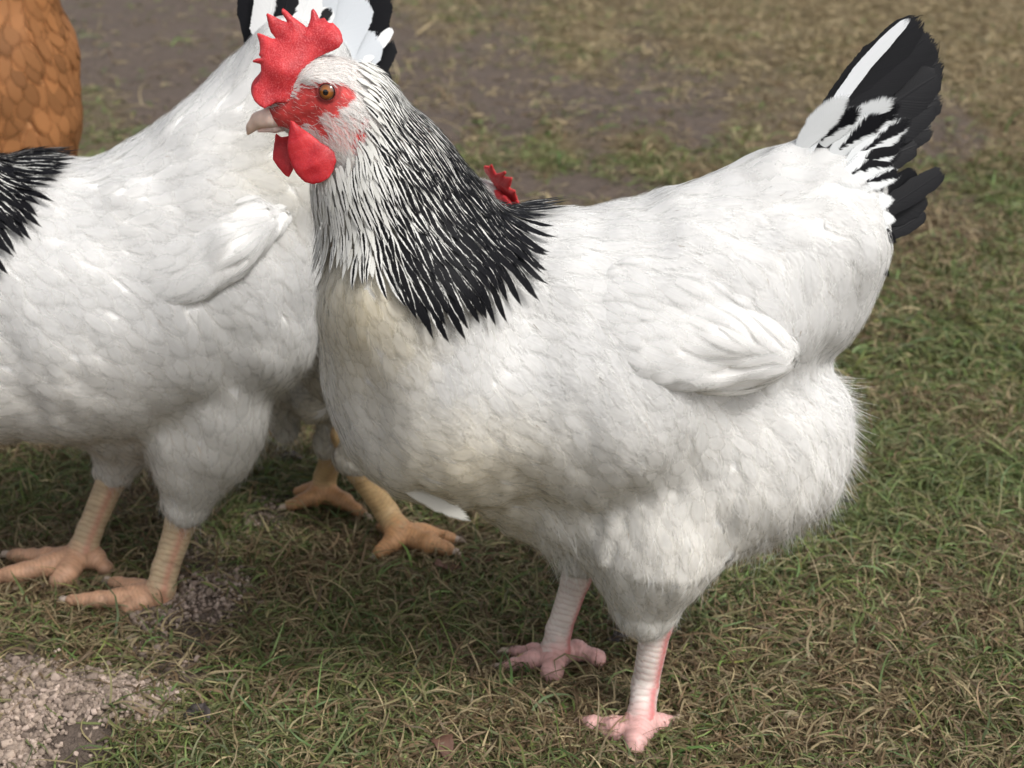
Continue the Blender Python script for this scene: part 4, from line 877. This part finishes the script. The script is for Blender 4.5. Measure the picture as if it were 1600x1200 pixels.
def blades(nc, y0, y1, dens_pow, Lm, Wm, seed, lo_keep=0.0):
    r = np.random.default_rng(seed)
    y = y0 + (y1 - y0) * r.random(nc * 3); wdt = y * .42 + .10; x = (r.random(nc * 3) * 2 - 1) * (y1 * .42 + .10) + .03
    ok = np.abs(x - .03) < wdt; x, y = x[ok][:nc], y[ok][:nc]
    m = gmap(x, y); cl = vnoise(np.stack([x, y], -1), seed, 3, 22.) * .50 + vnoise(np.stack([x, y], -1), seed + 1, 2, 5.) * .2
    keep = r.random(len(x)) < np.clip(m[:, 0] + cl * (.3 + m[:, 0] * .5), 0, 1) ** dens_pow; x, y, m = x[keep], y[keep], m[keep]; n = len(x)
    g = np.clip(m[:, 1] + .06 + vnoise(np.stack([x, y], -1), seed + 2, 3, 9.) * .42, 0, 1)
    az = r.uniform(0, 2 * math.pi, n) + vnoise(np.stack([x, y], -1), seed + 3, 2, 14.) * 2; el = np.abs(r.normal(.25, .40, n)).clip(.03, 1.3)
    L = Lm * np.exp(r.normal(0, .38, n)); W = Wm * np.exp(r.normal(0, .28, n)); curl = r.normal(0, 1.3, n); drop = r.uniform(.5, 2.2, n)
    base = np.stack([x, y, gz(x, y) + r.uniform(-.001, .004, n)], -1); p = base.copy(); NS_ = 5; rows = []; tw = r.uniform(-.9, .9, n)
    for k_ in range(NS_ + 1):
        v = k_ / NS_; a_ = az + curl * v; e_ = el - drop * v * (el > 0)
        d = np.stack([np.cos(a_) * np.cos(e_), np.sin(a_) * np.cos(e_), np.sin(e_)], -1)
        sd = np.stack([-np.sin(a_) * np.cos(tw), np.cos(a_) * np.cos(tw), np.sin(tw)], -1)
        ww = (W * (1 - v ** 2.2 * .93) / 2)[:, None]; rows += [p - sd * ww, p + sd * ww]
        p = p + d * (L / NS_)[:, None]; fl = gz(p[:, 0], p[:, 1]) + .0012 + .002 * rnd_(n, r); p[:, 2] = np.maximum(p[:, 2], fl)
    V = np.stack(rows, 1); K = V.shape[1]; q = np.array([(2 * k_, 2 * k_ + 1, 2 * k_ + 3, 2 * k_ + 2) for k_ in range(NS_)])
    Q = (q[None] + (np.arange(n) * K)[:, None, None]).reshape(-1, 4)
    t = r.random(n); gn = np.array([.122, .148, .050]) * np.exp(r.normal(0, .28, (n, 1))) * (1 + r.normal(0, .10, (n, 3)))
    st = np.array([.33, .262, .148]) * np.exp(r.normal(0, .30, (n, 1))); dd = np.array([.165, .112, .062]) * np.exp(r.normal(0, .3, (n, 1)))
    c = np.where((t < g)[:, None], gn, np.where((t < g + (1 - g) * (.5 + .35 * (y > 3)))[:, None], st * .85, dd))
    c = np.where(((t < g) & (r.random(n) < .22))[:, None], c * .5 + st * .5, c)
    return V.reshape(-1, 3), Q, np.repeat(c, K, 0), n
def rnd_(n, r): return r.random(n)
gmt = tint_mat('grass_blade', rough=.55, trans=.30, spec=.35)
parts = [blades(260000, .62, 1.45, 1, .0215, .00140, 31), blades(150000, 1.45, 2.6, 1, .026, .0021, 32), blades(120000, 2.6, 6.2, 1, .034, .0034, 33)]
V, Q, C, MI = join_np([(p[0], p[1], p[2], 0) for p in parts])
gr = link('grass', mesh_np('grass', V, Q, [gmt], dict(tint=C))); tag(gr, 'short matted green and straw grass on the ground', 'grass', kind='stuff')
# pellets and crumbs
def pellets(name, n, spots, r0, l0, cols, label, seed):
    r = np.random.default_rng(seed); V, Q, C = [], [], []; m = 8; o = 0
    for k_ in range(n):
        px, py, sx, sy = spots[r.integers(len(spots))]; c = G(px + r.normal(0, sx), py + r.normal(0, sy)); rad = r0 * math.exp(r.normal(0, .35)); Ln = l0 * math.exp(r.normal(0, .45))
        z = gz(np.array([c[0]]), np.array([c[1]]))[0] + rad * r.uniform(.2, 1.3); c = np.array([c[0], c[1], z]); az = r.uniform(0, 6.28); el = r.normal(0, .35)
        t = np.array([math.cos(az) * math.cos(el), math.sin(az) * math.cos(el), math.sin(el)]); s1 = nrm(np.cross(t, [0, 0, 1.])); s2 = np.cross(s1, t)
        for a_, rr in ((-.5, .0), (-.5, .8), (-.42, 1), (.42, 1), (.5, .8), (.5, 0)):
            for j in range(m): V.append(c + t * Ln * a_ + (s1 * math.cos(6.2832 * j / m) + s2 * math.sin(6.2832 * j / m)) * rad * rr * (1 + r.normal(0, .10)))
        for i in range(5):
            for j in range(m): Q.append((o + i * m + j, o + i * m + (j + 1) % m, o + (i + 1) * m + (j + 1) % m, o + (i + 1) * m + j))
        col = np.array(cols[r.integers(len(cols))]) * math.exp(r.normal(0, .15)); C += [col] * (6 * m); o += 6 * m
    b = link(name, mesh_np(name, np.array(V), np.array(Q), [tint_mat(name + '_mat', rough=.9, spec=.15, bump=(900, .6, .0008))], dict(tint=np.array(C)))); return tag(b, label, 'feed pellets', kind='stuff')
pellets('pellets', 5200, [(60, 1080, 45, 14), (120, 1110, 60, 22), (40, 1130, 45, 25), (190, 1105, 40, 14), (30, 1170, 25, 20), (100, 1090, 90, 24), (235, 1120, 18, 12)], .00125, .0033, [(.32, .25, .20), (.37, .29, .24), (.25, .195, .155), (.20, .155, .125)], 'pale crumbly feed pellets spilled on the grass', 41)
pellets('crumbs', 2600, [(330, 930, 26, 16), (290, 955, 34, 14), (350, 915, 16, 10), (240, 965, 24, 8), (225, 1010, 22, 10), (30, 1050, 20, 6), (340, 850, 40, 14), (430, 800, 30, 20)], .0013, .0026, [(.20, .155, .125), (.26, .20, .165), (.12, .09, .07), (.30, .24, .2)], 'grey crumbled feed and mud beside the hen foot', 42)
# dead leaves and bits
lm = N('dead_leaf'); lc = lm.mix(lm.noise(lm.pos(), 300, 3, .6), (.06, .028, .017), (.14, .065, .040)); lm.t.links.new(lc, lm.b.inputs['Base Color']); lm.b.inputs['Roughness'].default_value = .7; lm = lm.m
dm = N('dark_leaf'); lc = dm.mix(dm.noise(dm.pos(), 300, 3, .6), (.02, .016, .016), (.06, .045, .04)); dm.t.links.new(lc, dm.b.inputs['Base Color']); dm.b.inputs['Roughness'].default_value = .6; dm = dm.m
def leaf(px, py, ln, wd, az, mat, label, seed):
    r = np.random.default_rng(seed); c = G(px, py, .010); V = []; n = 9; m = 7
    for i in range(n + 1):
        v = i / n; wv = math.sin(math.pi * v) ** .7 * (1 + .25 * r.normal())
        for j in range(m):
            u = -1 + 2 * j / (m - 1); x = (v - .5) * ln; y = u * wv * wd / 2; z = .004 * math.sin(v * 5 + seed) + .25 * abs(u) * wd * wv * .5 + r.normal(0, .0004)
            V.append(c + np.array([x * math.cos(az) - y * math.sin(az), x * math.sin(az) + y * math.cos(az), z]))
    Q = [(i * m + j, (i + 1) * m + j, (i + 1) * m + j + 1, i * m + j + 1) for i in range(n) for j in range(m - 1)]
    V = np.array(V); o = link('dead_leaf', mesh_np('dead_leaf', V - c, np.array(Q), [mat])); o.location = c
    sm = o.modifiers.new('solid', 'SOLIDIFY'); sm.thickness = .0004
    tag(o, label, 'leaf', 'dead leaves in the grass')
leaf(700, 886, .024, .018, .2, lm, 'small crumpled reddish dead leaf just in front of the long orange toes', 1)
leaf(752, 874, .022, .010, .5, lm, 'narrow red-brown leaf scrap lying right of the crumpled reddish leaf', 2)
leaf(308, 1118, .022, .018, 1.2, dm, 'dark brown curled leaf between the pellet heap and the open grass', 3)
leaf(972, 992, .024, .016, .1, dm, 'blackish leaf under the front hen between its legs', 4)
leaf(692, 1165, .026, .013, 2.0, lm, 'brown dead leaf in the grass near the bottom edge of the picture', 5)
leaf(460, 715, .030, .010, .1, dm, 'dark twig-like leaf scrap behind the left hen by the muddy patch', 6)
